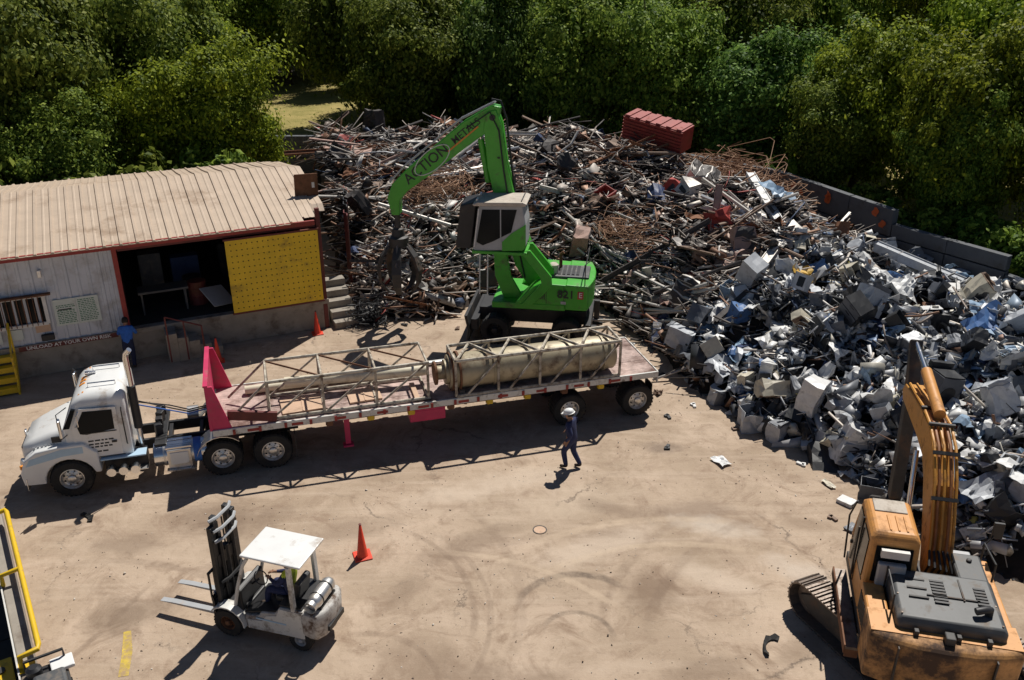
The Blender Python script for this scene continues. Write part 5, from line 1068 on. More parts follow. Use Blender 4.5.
tag(link('scrap_heap', np_mesh('scrap_heap', np.c_[pp_, hb_], Q, ['heap_gap_shade'])), 'big mound of mixed scrap metal across the back of the yard, blackened as gap shade', 'scrap heap', kind='stuff')

GREYS = [((.62, .56, .5), 3), ((.46, .4, .35), 4), ((.26, .215, .185), 3), ((.1, .085, .075), 4), ((.24, .125, .075), 3), ((.34, .2, .13), 2), ((.05, .043, .04), 6), ((.62, .59, .56), 2), ((.045, .07, .13), .6), ((.28, .04, .03), .5)]
BRIGHT = [((.74, .74, .73), 4.4), ((.52, .52, .53), 3.4), ((.3, .31, .33), 4), ((.14, .15, .17), 6), ((.04, .042, .048), 10), ((.1, .16, .28), .9), ((.24, .31, .4), 1.0), ((.56, .53, .46), 3), ((.2, .11, .07), 1.2), ((.03, .06, .16), .5), ((.55, .5, .12), .15)]
pm('gravel_mix', (.3, .3, .3), .9, 0, .2, 3, spread=[((.42, .33, .25), 4), ((.28, .21, .16), 3), ((.14, .1, .08), 1), ((.62, .57, .5), 3)], rnd='island')
pm('scrap_bar_mix', (.3, .3, .3), .6, .25, .35, 3, spread=GREYS, rnd='island'); pm('scrap_chunk_mix', (.3, .3, .3), .5, .1, .25, 3, spread=BRIGHT, rnd='island')
pm('scrap_shred_mix', (.3, .3, .3), .6, .1, .25, 3, spread=[((.68, .66, .62), 4), ((.5, .44, .39), 3), ((.3, .24, .2), 3), ((.4, .25, .19), 2), ((.08, .075, .075), 2), ((.3, .35, .45), .5)], rnd='island')
def rot_mats(rng, n, yaw, tilt):
    cz, sz = np.cos(yaw), np.sin(yaw); a = rng.normal(size=n) * tilt; b = rng.normal(size=n) * tilt * 1.4
    Rz = np.zeros((n, 3, 3)); Rz[:, 0, 0] = cz; Rz[:, 0, 1] = -sz; Rz[:, 1, 0] = sz; Rz[:, 1, 1] = cz; Rz[:, 2, 2] = 1
    Ry = np.zeros((n, 3, 3)); Ry[:, 0, 0] = np.cos(a); Ry[:, 0, 2] = np.sin(a); Ry[:, 2, 0] = -np.sin(a); Ry[:, 2, 2] = np.cos(a); Ry[:, 1, 1] = 1
    Rx = np.zeros((n, 3, 3)); Rx[:, 0, 0] = 1; Rx[:, 1, 1] = np.cos(b); Rx[:, 1, 2] = -np.sin(b); Rx[:, 2, 1] = np.sin(b); Rx[:, 2, 2] = np.cos(b)
    return Rz @ Ry @ Rx
BV = np.array([(a, b, c) for c in (-.5, .5) for b in (-.5, .5) for a in (-.5, .5)]); BF = np.array([(0, 2, 3, 1), (4, 5, 7, 6), (0, 1, 5, 4), (2, 6, 7, 3), (0, 4, 6, 2), (1, 3, 7, 5)])
def boxes(name, rng, pos, size, rot, mat, warp=0.0):
    n = len(pos); v = BV[None] * size[:, None, :]
    if warp: v = v + rng.normal(size=v.shape) * warp * size.min(1)[:, None, None] + rng.normal(size=v.shape) * warp * .25 * size.mean(1)[:, None, None] * (size.min(1) > .1)[:, None, None]
    v = np.einsum('nij,nkj->nki', rot, v) + pos[:, None, :]
    return np_mesh(name, v.reshape(-1, 3), (BF[None] + np.arange(n)[:, None, None] * 8).reshape(-1, 4), [mat])
def bent_bars(name, rng, pos, L, w, t, rot, mat):
    n = len(pos); xs_ = np.array([-.5, -.12, .2, .5]); cs = np.array([(-.5, -.5), (.5, -.5), (.5, .5), (-.5, .5)])
    off = np.zeros((n, 4, 2)); off[:, 1] = rng.normal(size=(n, 2)) * .05 * L[:, None]; off[:, 2] = off[:, 1] * rng.uniform(-1.2, 1.4, (n, 1)) + rng.normal(size=(n, 2)) * .03 * L[:, None]; off[:, 3] = rng.normal(size=(n, 2)) * .16 * L[:, None] * (rng.random((n, 1)) < .35)
    v = np.zeros((n, 4, 4, 3)); v[..., 0] = (xs_[None, :] * L[:, None])[:, :, None]; v[..., 1] = cs[None, None, :, 0] * w[:, None, None] + off[:, :, None, 0]; v[..., 2] = cs[None, None, :, 1] * t[:, None, None] + off[:, :, None, 1] * .5
    v = np.einsum('nij,nkj->nki', rot, v.reshape(n, 16, 3)) + pos[:, None, :]
    f = [(k * 4 + j, k * 4 + (j + 1) % 4, (k + 1) * 4 + (j + 1) % 4, (k + 1) * 4 + j) for k in range(3) for j in range(4)] + [(3, 2, 1, 0), (12, 13, 14, 15)]
    return np_mesh(name, v.reshape(-1, 3), (np.array(f)[None] + np.arange(n)[:, None, None] * 16).reshape(-1, 4), [mat])
def patchy(q): return np.clip(.5 + 1.3 * lump(q, .8, 21.0), .06, 1)
def lift(rng, p, lo, hi): h, _ = height(p); return np.c_[p, h + rng.uniform(lo, hi, len(p))]
rng = np.random.default_rng(21)
left_w = lambda q: 1 - .93 * zone(q); right_w = lambda q: .03 + .97 * zone(q)
def yaws(rng, p): return np.where(p[:, 0] < 1.5, rng.normal(.30, .5, len(p)), rng.normal(-.25, .75, len(p)))
# uncountable small bars, strips and offcuts
p = sample(rng, 9000, lambda q: left_w(q) * patchy(q)); L_ = rng.gamma(2.4, .42, 9000) + .25; t_ = rng.uniform(.012, .045, 9000)
tag(link('scrap_bars', bent_bars('scrap_bars', rng, lift(rng, p, -.1, .4), L_, t_ * rng.uniform(.8, 2.6, 9000), t_, rot_mats(rng, 9000, yaws(rng, p), .32), 'scrap_bar_mix')), 'tangle of short grey and rusty bars and strips covering the heap', 'scrap metal', kind='stuff')
p = sample(rng, 3200, lambda q: left_w(q) * patchy(q + 40)); s_ = rng.gamma(2.4, .13, (3200, 2)) + .06
tag(link('scrap_plates', boxes('scrap_plates', rng, lift(rng, p, -.12, .34), np.c_[s_, rng.choice([.015, .06, .2], 3200, p=[.5, .3, .2])], rot_mats(rng, 3200, rng.uniform(0, 6.28, 3200), .45), 'scrap_bar_mix', .35)), 'bent plates and lumps of steel scattered among the heap bars', 'scrap metal', kind='stuff')
p = sample(rng, 6600, lambda q: right_w(q) * patchy(q + 17)); s_ = rng.gamma(1.9, .1, (6600, 3)) + .03; s_[:, 2] *= rng.choice([.07, .3, 1.0], 6600, p=[.62, .25, .13])
tag(link('scrap_chunks', boxes('scrap_chunks', rng, lift(rng, p, -.18, .36), s_, rot_mats(rng, 6600, rng.uniform(0, 6.28, 6600), .55), 'scrap_chunk_mix', .34)), 'mass of small grey, white and blue appliance pieces filling the heap', 'scrap metal', kind='stuff')
def front_left(q): return (1 - zone(q)) * (q[:, 1] < 37.5) * (q[:, 0] < 6) * .95 + .02
p = sample(rng, 1500, front_left); s_ = rng.gamma(2.2, .07, (1500, 3)) + .03; s_[:, 2] *= rng.choice([.1, .5, 1.0], 1500, p=[.6, .25, .15])
tag(link('scrap_shreds', boxes('scrap_shreds', rng, lift(rng, p, 0, .36), s_, rot_mats(rng, 1500, rng.uniform(0, 6.28, 1500), .5), 'scrap_shred_mix', .3)), 'pale shredded pieces sprinkled on the lower slope of the bar heap', 'scrap metal', kind='stuff')
p = sample(rng, 1500, right_w); L_ = rng.gamma(2.0, .2, 1500) + .2; t_ = rng.uniform(.015, .04, 1500)
tag(link('scrap_strips', boxes('scrap_strips', rng, lift(rng, p, 0, .4), np.c_[L_, t_ * rng.uniform(1, 3, 1500), t_], rot_mats(rng, 1500, rng.uniform(0, 6.28, 1500), .45), 'scrap_chunk_mix')), 'thin strips and wires lying among the appliance pieces', 'scrap metal', kind='stuff')
# gritty crumbs along the foot of the heap
p = []
for a, b in zip(PA[:-2], PA[1:-1]):
    for k in range(60): q = a + (b - a) * rng.random(); nrm_ = np.array([(b - a)[1], -(b - a)[0]]); nrm_ = nrm_ / np.linalg.norm(nrm_); p.append(q - nrm_ * abs(rng.normal()) * .55 * (-1 if False else -1) * -1)
p = np.array(p); s_ = rng.gamma(2, .035, (len(p), 3)) + .015; s_[:, 2] *= .4
tag(link('scrap_crumbs', boxes('scrap_crumbs', rng, np.c_[p, s_[:, 2] * .4], s_, rot_mats(rng, len(p), rng.uniform(0, 6.28, len(p)), .12), 'scrap_chunk_mix', .2)), 'crumbs of broken scrap strewn along the foot of the heap', 'scrap metal', kind='stuff')

# ---------------- countable pieces
def crumple(rng, w, h, nx_=7, ny_=5, amp=.12):
    m = MB(); A = rng.normal(size=(ny_ + 1, nx_ + 1)) * amp * .5; ph = rng.random(4) * 6
    g_ = [[Vector((w * (i / nx_ - .5) * (1 - .08 * math.sin(ph[0] + j)), h * (j / ny_ - .5) * (1 - .1 * math.sin(ph[1] + i)), A[j][i] + amp * math.sin(ph[2] + i * .9) * math.cos(ph[3] + j * .8))) for i in range(nx_ + 1)] for j in range(ny_ + 1)]
    for off in (0, -.012):
        vs = [p + Vector((0, 0, off)) for r_ in g_ for p in r_]; m.add(vs, [(j * (nx_ + 1) + i, j * (nx_ + 1) + i + 1, (j + 1) * (nx_ + 1) + i + 1, (j + 1) * (nx_ + 1) + i) for j in range(ny_) for i in range(nx_)])
    return m
SCOL = {'pale grey': ((.58, .545, .5), .5, .2), 'dull brown': ((.21, .14, .1), .7, .1), 'rusty': ((.24, .105, .05), .8, .1), 'dark': ((.06, .052, .05), .6, .2), 'white': ((.68, .68, .67), .45, 0), 'light grey': ((.42, .44, .47), .5, .1), 'dark grey': ((.12, .13, .15), .5, .1), 'blue': ((.07, .16, .36), .5, 0), 'pale blue': ((.24, .35, .48), .5, 0), 'cream': ((.56, .51, .4), .5, 0), 'black': ((.022, .023, .026), .45, 0), 'navy': ((.025, .045, .12), .5, 0), 'red': ((.36, .04, .03), .6, 0), 'dusty pink': ((.42, .27, .22), .7, 0)}
for k_, (c_, r_, me_) in SCOL.items(): pm('scrap ' + k_, c_, r_, me_, .22, 3, 0, dirt=tuple(.35 * v + .03 for v in c_), dirt_amt=.3, dirt_scale=3)
def tube_open(m, pts, r, n=8): m.tube(pts, r, n, False); m.tube(pts, r * .85, n, False)
def proto_bars():
    P = {}
    m = MB(); tube_open(m, [(-1.5, 0, 0), (1.5, 0, 0)], .055); P['steel_pipe'] = m
    m = MB(); tube_open(m, [(-1.5, 0, 0), (-.6, .02, 0), (.3, .15, .04), (1.0, .5, .06), (1.3, .95, .03)], .042); P['bent_pipe'] = m
    m = MB(); m.bb(-1.5, 1.5, -.07, .07, .07, .085); m.bb(-1.5, 1.5, -.07, .07, -.085, -.07); m.bb(-1.5, 1.5, -.008, .008, -.07, .07); P['i_beam'] = m
    m = MB(); m.bb(-1.5, 1.5, -.05, .05, 0, .01); m.bb(-1.5, 1.5, -.05, -.04, 0.0101, .1); P['angle_bar'] = m
    m = MB(); m.bb(-1.5, 1.5, -.045, .045, -.045, .045); P['square_tube'] = m
    m = MB(); m.beam((-1.5, -.2, 0), (1.5, -.2, 0), .04); m.beam((-1.5, .2, 0), (1.5, .2, 0), .04)
    for k in range(8): m.beam((-1.35 + k * .385, -.18, 0), (-1.35 + k * .385, .18, 0), .03)
    P['ladder_frame'] = m
    m = MB()
    for q_ in (((-.9, -.45), (.9, -.45)), ((.9, -.45), (.9, .45)), ((.9, .45), (-.9, .45)), ((-.9, .45), (-.9, -.45)), ((0, -.45), (0, .45))): m.tube([(*q_[0], 0), (*q_[1], 0)], .03, 6)
    P['tube_frame'] = m
    return P
def proto_cases(rng):
    P = {}
    def shell(m, w, d, h, t=.012, open_=1):
        m.bb(-w / 2, w / 2, -d / 2, -d / 2 + t, 0, h); m.bb(-w / 2, w / 2, d / 2 - t, d / 2, 0, h); m.bb(-w / 2, -w / 2 + t, -d / 2 + t, d / 2 - t, 0, h); m.bb(w / 2 - t, w / 2, -d / 2 + t, d / 2 - t, 0, h); m.bb(-w / 2 + t, w / 2 - t, -d / 2 + t, d / 2 - t, 0, t)
    m = MB(); m.bb(-.22, .22, -.1, .1, 0, .42); m.cur = 1; m.bb(.22, .25, -.1, .1, 0, .42); m.bb(.25, .256, -.075, .075, .3, .34); m.bb(.25, .256, -.075, .075, .36, .39); m.cur = 2; m.bb(-.15, .1, .1, .103, .08, .34); P['computer_case'] = m
    m = MB(); m.bb(-.32, .32, -.32, .32, 0, .85); m.cur = 1; m.bb(-.3, .3, -.3, .3, .85, .88); m.bb(-.32, .32, .2, .32, .88, 1.0); m.cur = 2; m.lathe([(.2, 0), (.2, .012)], 14, frame(0, -.32, .45, (1, 0, 0), (0, 0, 1))); P['washing_machine'] = m
    m = MB(); shell(m, .6, .5, .5); m.cur = 2; m.bb(-.28, .28, -.23, .23, .012, .1); m.cur = 1; m.box((.1, .05, .2), (.22, .2, .2), (.3, .4, .6)); P['open_casing'] = m
    m = MB(); m.bb(-.25, .25, -.32, .32, 0, 1.0)
    for k in range(3): m.cur = 1; m.bb(.25, .262, -.3, .3, .05 + .32 * k, .33 + .32 * k); m.cur = 2; m.bb(.262, .275, -.08, .08, .24 + .32 * k, .27 + .32 * k)
    P['drawer_cabinet'] = m
    m = MB(); m.bb(-.28, .28, -.22, .22, 0, .14); m.cur = 1; m.bb(.28, .3, -.22, .22, 0, .14); m.cur = 2; m.bb(.3, .304, -.15, .15, .04, .1); P['printer_body'] = m
    m = MB(); m.loft([[(-.3, -.25, 0), (.3, -.25, 0), (.3, .25, 0), (-.3, .25, 0)], [(-.26, -.2, .3), (.31, -.27, .24), (.26, .22, .33), (-.3, .24, .28)], [(-.31, -.22, .52), (.2, -.28, .42), (.24, .16, .6), (-.24, .26, .5)]]); m.cur = 2; m.box((.02, -.24, .2), (.3, .06, .14), (0, .1, .1)); P['crushed_casing'] = m
    m = MB(); shell(m, .42, .36, .3, .03); m.cur = 2; m.bb(-.2, .2, -.16, .16, .03, .06); P['monitor_shell'] = m
    return P
def slope_normal(p):
    e = .4; a = np.array([[p[0] + e, p[1]], [p[0] - e, p[1]], [p[0], p[1] + e], [p[0], p[1] - e]]); h, _ = height(a); n_ = Vector((-(h[0] - h[1]) / (2 * e), -(h[2] - h[3]) / (2 * e), 1)); n_.normalize(); return n_
def where(p):
    z = zone(np.array([p]))[0]
    if z > .5: return 'on the appliance heap near the orange excavator' if p[1] < 24 else 'on the appliance heap below the slab wall'
    if p[0] < -2.0: return 'on the heap between warehouse and handler'
    if p[0] < 2.8: return 'on the heap right behind the handler'
    return 'on the middle heap in front of the red container'
NAMES = {'steel_pipe': 'straight steel pipe', 'bent_pipe': 'bent steel pipe', 'i_beam': 'steel beam', 'angle_bar': 'angle iron bar', 'square_tube': 'square steel tube', 'ladder_frame': 'ladder-like steel frame', 'tube_frame': 'rectangular tube frame', 'computer_case': 'computer case', 'washing_machine': 'washing machine', 'open_casing': 'hollow open appliance casing', 'drawer_cabinet': 'drawer cabinet', 'printer_body': 'flat printer body', 'crushed_casing': 'crushed appliance casing', 'monitor_shell': 'hollow monitor shell', 'metal_sheet': 'crumpled metal sheet'}
def put(name, me, p, z, R3, sc, col, cat, wh_=None):
    o = link(name, me); o.rotation_euler = R3.to_euler(); o.scale = sc; o.location = (p[0], p[1], z)
    w_ = wh_ or where(p); return tag(o, f'{col} {NAMES[name]} {w_}', cat, f'{NAMES[name]}s {w_}')
_mc = {}
def dent(me, amt, seed):
    bm = bmesh.new(); bm.from_mesh(me); bmesh.ops.subdivide_edges(bm, edges=[e for e in bm.edges if e.calc_length() > .12], cuts=2, use_grid_fill=True)
    for v_ in bm.verts:
        n_ = mnoise.noise_vector(v_.co * 2.6 + Vector((seed * 3.7, seed, 0))) + .5 * mnoise.noise_vector(v_.co * 6 + Vector((0, seed * 2.1, seed)))
        v_.co += n_ * amt
    bm.to_mesh(me); bm.free(); return me
def var(base, mb, mats, key):
    if key not in _mc:
        _mc[key] = mb.mesh(base, mats, 40 if 'pipe' in base else None)
        if base in PCASE: dent(_mc[key], .02 + .045 * key[2], len(_mc))
    return _mc[key]
PBARS = proto_bars(); rng = np.random.default_rng(33)
pos = sample(rng, 330, lambda q: (1 - zone(q)) * .98); bundle = [None] * 330
for b_ in range(15):
    ctr = np.array([-3.5, 40.5]) if b_ < 3 else pos[b_ * 20]; by = rng.normal(.35, .2) if b_ < 6 else rng.uniform(-1, 1)
    for j in range(10): k_ = b_ * 11 + j; pos[k_] = ctr + rng.normal(size=2) * (.55 if b_ > 2 else 1.1); bundle[k_] = (by, b_)
pos = pos[inside_poly(pos, PB)] if inside_poly(pos, PB).all() else np.array([q if inside_poly(np.array([q]), PB)[0] else pos[-1] for q in pos])
PCASE = {}
kinds_ = ['steel_pipe'] * 9 + ['bent_pipe'] * 4 + ['i_beam'] * 3 + ['angle_bar'] * 4 + ['square_tube'] * 5 + ['ladder_frame'] * 2 + ['tube_frame'] * 2
cols_ = ['pale grey'] * 6 + ['dull brown'] * 5 + ['rusty'] * 3 + ['dark'] * 4 + ['dusty pink'] * 1 + ['light grey'] * 2
for i, q in enumerate(pos):
    k = kinds_[int(rng.integers(len(kinds_)))]; c = cols_[int(rng.integers(len(cols_)))]; n_ = slope_normal(q)
    yaw = rng.normal(.35, .35) if q[0] < 1.5 else rng.normal(-.2, .75)
    if bundle[i]: yaw = bundle[i][0] + rng.normal() * .09; k = ['steel_pipe', 'square_tube', 'angle_bar'][bundle[i][1] % 3]; c = ['pale grey', 'pale grey', 'light grey', 'dull brown', 'pale grey', 'rusty'][(bundle[i][1] + (rng.random() < .25)) % 6]
    x = Vector((math.cos(yaw), math.sin(yaw), 0)); x = (x - n_ * x.dot(n_) * rng.uniform(.4, 1.0)).normalized(); x = (x + Vector((0, 0, rng.normal() * .16))).normalized(); y = n_.cross(x).normalized(); z = x.cross(y)
    R3 = Matrix((x, y, z)).transposed() @ Matrix.Rotation(rng.normal() * .5, 3, 'X'); h, _ = height(np.array([q])); ls = rng.uniform(.55, 1.75) if 'frame' not in k else rng.uniform(.55, 1.0)
    put(k, var(k, PBARS[k], ['scrap ' + c], (k, c)), q, h[0] + rng.uniform(.12, .5), R3, (ls, rng.uniform(.8, 1.3) if 'frame' not in k else ls, rng.uniform(.8, 1.3)), c, k.split('_')[-1] if k != 'i_beam' else 'beam')
PCASE = proto_cases(rng); pos = sample(rng, 470, lambda q: zone(q) ** 2)
kk = ['computer_case'] * 8 + ['washing_machine'] * 2 + ['open_casing'] * 6 + ['drawer_cabinet'] * 2 + ['printer_body'] * 5 + ['crushed_casing'] * 7 + ['monitor_shell'] * 4
cc2 = ['white'] * 10 + ['light grey'] * 8 + ['dark grey'] * 6 + ['blue'] * 1 + ['pale blue'] * 1 + ['cream'] * 4 + ['black'] * 8 + ['navy'] * 1
def case(q, k, c, up=None, sc=None, wh_=None, yaw=None):
    n_ = slope_normal(q); th = rng.uniform(0, 6.28) if yaw is None else yaw; R3 = Matrix.Rotation(th, 3, 'Z') @ Euler((rng.normal() * .55, rng.normal() * .55, 0)).to_matrix() if yaw is None else Matrix.Rotation(th, 3, 'Z')
    if yaw is None and rng.random() < .45: R3 = R3 @ Matrix.Rotation(math.pi / 2 * rng.choice([1, -1]), 3, 'X' if rng.random() < .5 else 'Y')
    h, _ = height(np.array([q])); s = sc or rng.uniform(.6, 1.15); trim_ = {'white': 'light grey', 'cream': 'dull brown', 'blue': 'dark grey', 'navy': 'black', 'black': 'dark grey', 'light grey': 'dark grey', 'dark grey': 'black', 'pale blue': 'white'}[c]
    return put(k, var(k, PCASE[k], ['scrap ' + c, 'scrap ' + trim_, 'scrap black'], (k, c, int(rng.integers(3)))), q, h[0] + (rng.uniform(-.05, .3) if up is None else up), R3, (s, s * rng.uniform(.85, 1.15), s * rng.uniform(.8, 1.1)), c, {'computer_case': 'computer', 'printer_body': 'printer', 'drawer_cabinet': 'cabinet', 'monitor_shell': 'monitor', 'washing_machine': 'appliance'}.get(k, 'casing'), wh_)
for i, q in enumerate(sample(rng, 80, lambda q: (1 - zone(q)))):
    k = ['crushed_casing', 'open_casing', 'drawer_cabinet'][i % 3]; c = ['dull brown', 'dark', 'rusty', 'pale grey', 'red', 'navy', 'dusty pink'][int(rng.integers(7))]; h, _ = height(np.array([q])); sv_ = rng.uniform(.7, 1.4)
    put(k, var(k, PCASE[k], ['scrap ' + c, 'scrap dark', 'scrap black'], (k, c, i % 3)), q, h[0] + rng.uniform(-.1, .25), Euler((rng.normal() * .7, rng.normal() * .7, rng.uniform(0, 6.28))).to_matrix(), (sv_, sv_, sv_), c, 'casing')
for q in pos: case(q, kk[int(rng.integers(len(kk)))], cc2[int(rng.integers(len(cc2)))])
SHEETS = [crumple(rng, w, h, amp=a) for w, h, a in ((1.2, .8, .1), (.9, .7, .16), (1.5, .6, .08), (.7, .6, .2))]
pos = sample(rng, 260, lambda q: .5 + .5 * zone(q))
for q in pos:
    zr = zone(np.array([q]))[0]; c = (['white', 'light grey', 'pale blue', 'white', 'light grey', 'dark grey', 'cream'] if zr > .5 else ['pale grey', 'dull brown', 'rusty', 'dark', 'dusty pink', 'pale grey'])[int(rng.integers(6))]; si = int(rng.integers(4))
    h, _ = height(np.array([q])); R3 = Euler((rng.normal() * .45, rng.normal() * .45, rng.uniform(0, 6.28))).to_matrix(); s = rng.uniform(.5, 1.15)
    put('metal_sheet', var('metal_sheet', SHEETS[si], ['scrap ' + c], ('sheet', si, c)), q, h[0] + rng.uniform(.1, .38), R3, (s, s, s), c, 'sheet')
# loose pieces on the yard in front of the heap
rngL = np.random.default_rng(8)
for i, (x, y, k, c, s, lb) in enumerate(((5.75, 21.1, 'metal_sheet', 'white', .42, 'lying alone on the open yard'), (9.0, 20.45, 'metal_sheet', 'white', .5, 'fallen on the yard beside the appliance heap'), (8.35, 20.0, 'metal_sheet', 'cream', .28, 'lying on the yard off the heap foot'), (8.55, 19.2, 'printer_body', 'white', .7, 'on the yard between heap and excavator'), (9.3, 19.5, 'open_casing', 'dark grey', 1.0, 'on the yard just ahead of the excavator'), (8.3, 18.1, 'printer_body', 'dark grey', .6, 'dropped on the yard near the excavator cab'), (8.55, 17.7, 'printer_body', 'cream', .7, 'dropped on the yard near the excavator cab'), (8.9, 17.9, 'crushed_casing', 'black', .5, 'dropped on the yard near the excavator cab'), (6.3, 24.6, 'computer_case', 'light grey', 1.2, 'at the foot of the appliance heap'), (7.0, 23.0, 'open_casing', 'light grey', 1.1, 'at the foot of the appliance heap'), (7.6, 22.3, 'washing_machine', 'light grey', .8, 'at the foot of the appliance heap'), (4.6, 25.1, 'metal_sheet', 'dull brown', .4, 'on the dirt behind the flatbed tail'))):
    p_ = (x, y); R3 = Matrix.Rotation(rngL.uniform(0, 6.28), 3, 'Z')
    if k == 'metal_sheet': o = put(k, var(k, SHEETS[i % 4], ['scrap ' + c], ('sheet', i % 4, c)), p_, .1 * s + .03, R3, (s, s, s * .6), c, 'sheet', lb)
    else: o = case(p_, k, c, 0.0, s, lb, rngL.uniform(0, 6.28)); o.location.z = 0.0
for i, (x, y) in enumerate(((4.9, 26.4), (5.6, 24.3), (6.6, 22.9), (4.4, 21.9), (7.9, 21.0), (8.6, 17.2), (4.7, 23.6), (3.3, 28.2), (-2.0, 30.2), (-4.0, 30.5), (4.2, 28.7), (8.0, 18.5))):
    m = MB(); m.box((0, 0, .03), (.22, .09, .05), (0, 0, .3)); m.box((.08, .05, .035), (.1, .16, .04), (0, 0, .8)); o = m.build('scrap_offcut', 'scrap ' + ['black', 'white', 'dull brown'][i % 3]); o.location = (x, y, 0); o.rotation_euler = (0, 0, i * 1.3)
    tag(o, f"small {['black', 'white', 'brown'][i % 3]} metal offcut lying loose on the yard", 'offcut', 'loose offcuts on the yard')

# ---------------- landmarks on the heap
def at_h(x, y, up=0.0): return Vector((x, y, float(height(np.array([[x, y]]))[0][0]) + up))
rc_ = thing('red_container', 'rusty red ribbed steel container half buried at the back of the heap', 'container', at_h(6.7, 41.9, .62), R(-38)); rc_.scale = (.95, .95, .95); rc_.rotation_euler = (R(6), R(8), R(-36))
m = MB(); m.bb(-1.6, 1.6, -.6, .6, 0, 1.15); m.build('body', 'oxide_red', rc_, .02)
for k in range(7):
    m = MB(); m.bb(-1.62, 1.62, -.66, -.6, .06 + .16 * k, .14 + .16 * k); m.build('rib', 'oxide_red', rc_)
for k in range(6):
    m = MB(); m.bb(-1.55 + k * .56, -1.3 + k * .56, -.58, .58, 1.15, 1.2); m.build('lid_rib', 'oxide_red', rc_)
rb_ = thing('red_bin', 'small open red steel bin tipped on the heap behind the handler', 'bin', at_h(3.9, 37.6, .2), .6); rb_.scale = (.8, .8, .8); rb_.rotation_euler = (R(15), R(-20), .6)
m = MB(); m.prism([(-.45, 0), (.45, 0), (.65, .8), (-.6, .8)], -.4, -.36); m.prism([(-.45, 0), (.45, 0), (.65, .8), (-.6, .8)], .36, .4); m.prism([(-.45, 0), (-.41, 0), (-.56, .8), (-.6, .8)], -.36, .36); m.prism([(.41, 0), (.45, 0), (.65, .8), (.61, .8)], -.36, .36); m.build('shell', 'oxide_red', rb_)
m = MB(); m.beam((-.62, -.42, .8), (.66, -.42, .8), .06); m.beam((-.62, .42, .8), (.66, .42, .8), .06); m.build('rim', 'oxide_red', rb_)
def long_piece(name, label, cat, a, b, w, h, mat, prof='box'):
    o = thing(name, label, cat, (a + b) / 2); m = MB(); mid = (a + b) / 2
    if prof == 'duct': m.beam(a - mid, b - mid, w, h); 
    else: m.beam(a - mid, b - mid, w, h)
    q = m.build('web', mat, o, .015); d_ = (b - a).normalized(); s_ = d_.cross(Vector((0, 0, 1))).normalized() * (w / 2 + .015)
    for s in (1, -1):
        m = MB(); m.beam(a - mid + s_ * s, b - mid + s_ * s, .03, h * 1.5); m.build('flange', mat, o)
    return o
long_piece('white_beam', 'long clean white channel beam standing out of the middle heap', 'beam', at_h(10.2, 38.0, 1.3), at_h(10.4, 33.5, .75), .3, .14, 'scrap white')
long_piece('white_beam', 'lower white channel beam continuing down the middle heap', 'beam', at_h(10.4, 33.2, .55), at_h(10.3, 30.6, .5), .28, .14, 'scrap white')
long_piece('grey_beam', 'pale grey beam lying below the white channel beams', 'beam', at_h(8.3, 29.0, .5), at_h(10.2, 31.6, .45), .3, .15, 'scrap pale grey')
long_piece('brown_post', 'upright pinkish brown post leaning in the middle heap', 'beam', at_h(7.6, 32.6, .2), at_h(7.9, 33.6, 1.7), .22, .1, 'scrap dusty pink')
long_piece('long_duct', 'long pale duct lying along the top of the appliance heap', 'duct', at_h(13.4, 31.6, .6), at_h(16.6, 29.4, .65), .4, .2, 'scrap light grey')
long_piece('long_pipe', 'long slender pale bar lying across the middle heap', 'bar', at_h(6.6, 31.2, .5), at_h(12.2, 34.6, .55), .1, .07, 'scrap pale grey')
for x, y, c, w, lb, e in ((10.6, 35.2, 'pale blue', 1.6, 'big pale blue curved panel beside the white channel beam', (.4, .3, .6)), (9.9, 28.4, 'yellow', 1.5, 'crumpled mustard yellow sheet standing in the heap', (.9, .4, .9)), (14.2, 33.0, 'blue', 1.0, 'flat blue panel propped near the slab wall', (.6, .1, .5)), (16.6, 31.4, 'pale blue', 1.1, 'pale blue slotted panel near the slab wall', (.5, .1, -.4)), (-8.0, 43.8, 'dusty pink', 2.2, 'big pale rusty plate on top of the heap behind the warehouse corner', (.25, .1, .2)), (-7.2, 40.2, 'rusty', .9, 'orange rusty crumpled sheet behind the warehouse corner', (.5, .2, .2)), (14.2, 24.6, 'blue', 1.5, 'large crumpled blue panel on the appliance heap', (.7, -.3, .5)), (12.4, 26.8, 'white', 1.3, 'large white appliance lid on the appliance heap', (.6, .3, .3))):
    if 'scrap ' + c not in MATS: pm('scrap yellow', (.5, .3, .03), .6, 0, .25, 3, dirt=(.2, .1, .03), dirt_amt=.3)
    m = crumple(rng, w, w * .6, amp=.1 if c != 'yellow' else .2); o = m.build('metal_sheet', 'scrap ' + c); o.location = at_h(x, y, .5); o.rotation_euler = e; tag(o, lb, 'sheet')
# tangles of rusty wire: every strand a curve of its own inside one tangle
def tangle(name, label, c, rad, n_, mat, r=.014, flat=.55, seed=1):
    rg_ = np.random.default_rng(seed); m = MB()
    for k in range(n_):
        a0 = rg_.random() * 6.28; R_ = rad * rg_.uniform(.3, 1); q0 = rg_.normal(size=3) * rad * .4; tl = rg_.normal(size=2) * .6; pts = []
        for j in range(9):
            a = a0 + j * rg_.uniform(.35, .6); pts.append((q0[0] + R_ * math.cos(a) + rg_.normal() * .08, q0[1] + R_ * math.sin(a) + rg_.normal() * .08, max(.02, rad * flat * .5 + q0[2] * flat + R_ * (math.cos(a) * tl[0] + math.sin(a) * tl[1]) * flat)))
        m.tube(pts, r, 4, False)
    o = m.build(name, mat, None, smooth=60); o.location = c; return tag(o, label, 'wire', kind='stuff')
pm('rust_wire', (.3, .17, .1), .8, .1, .35, 4)
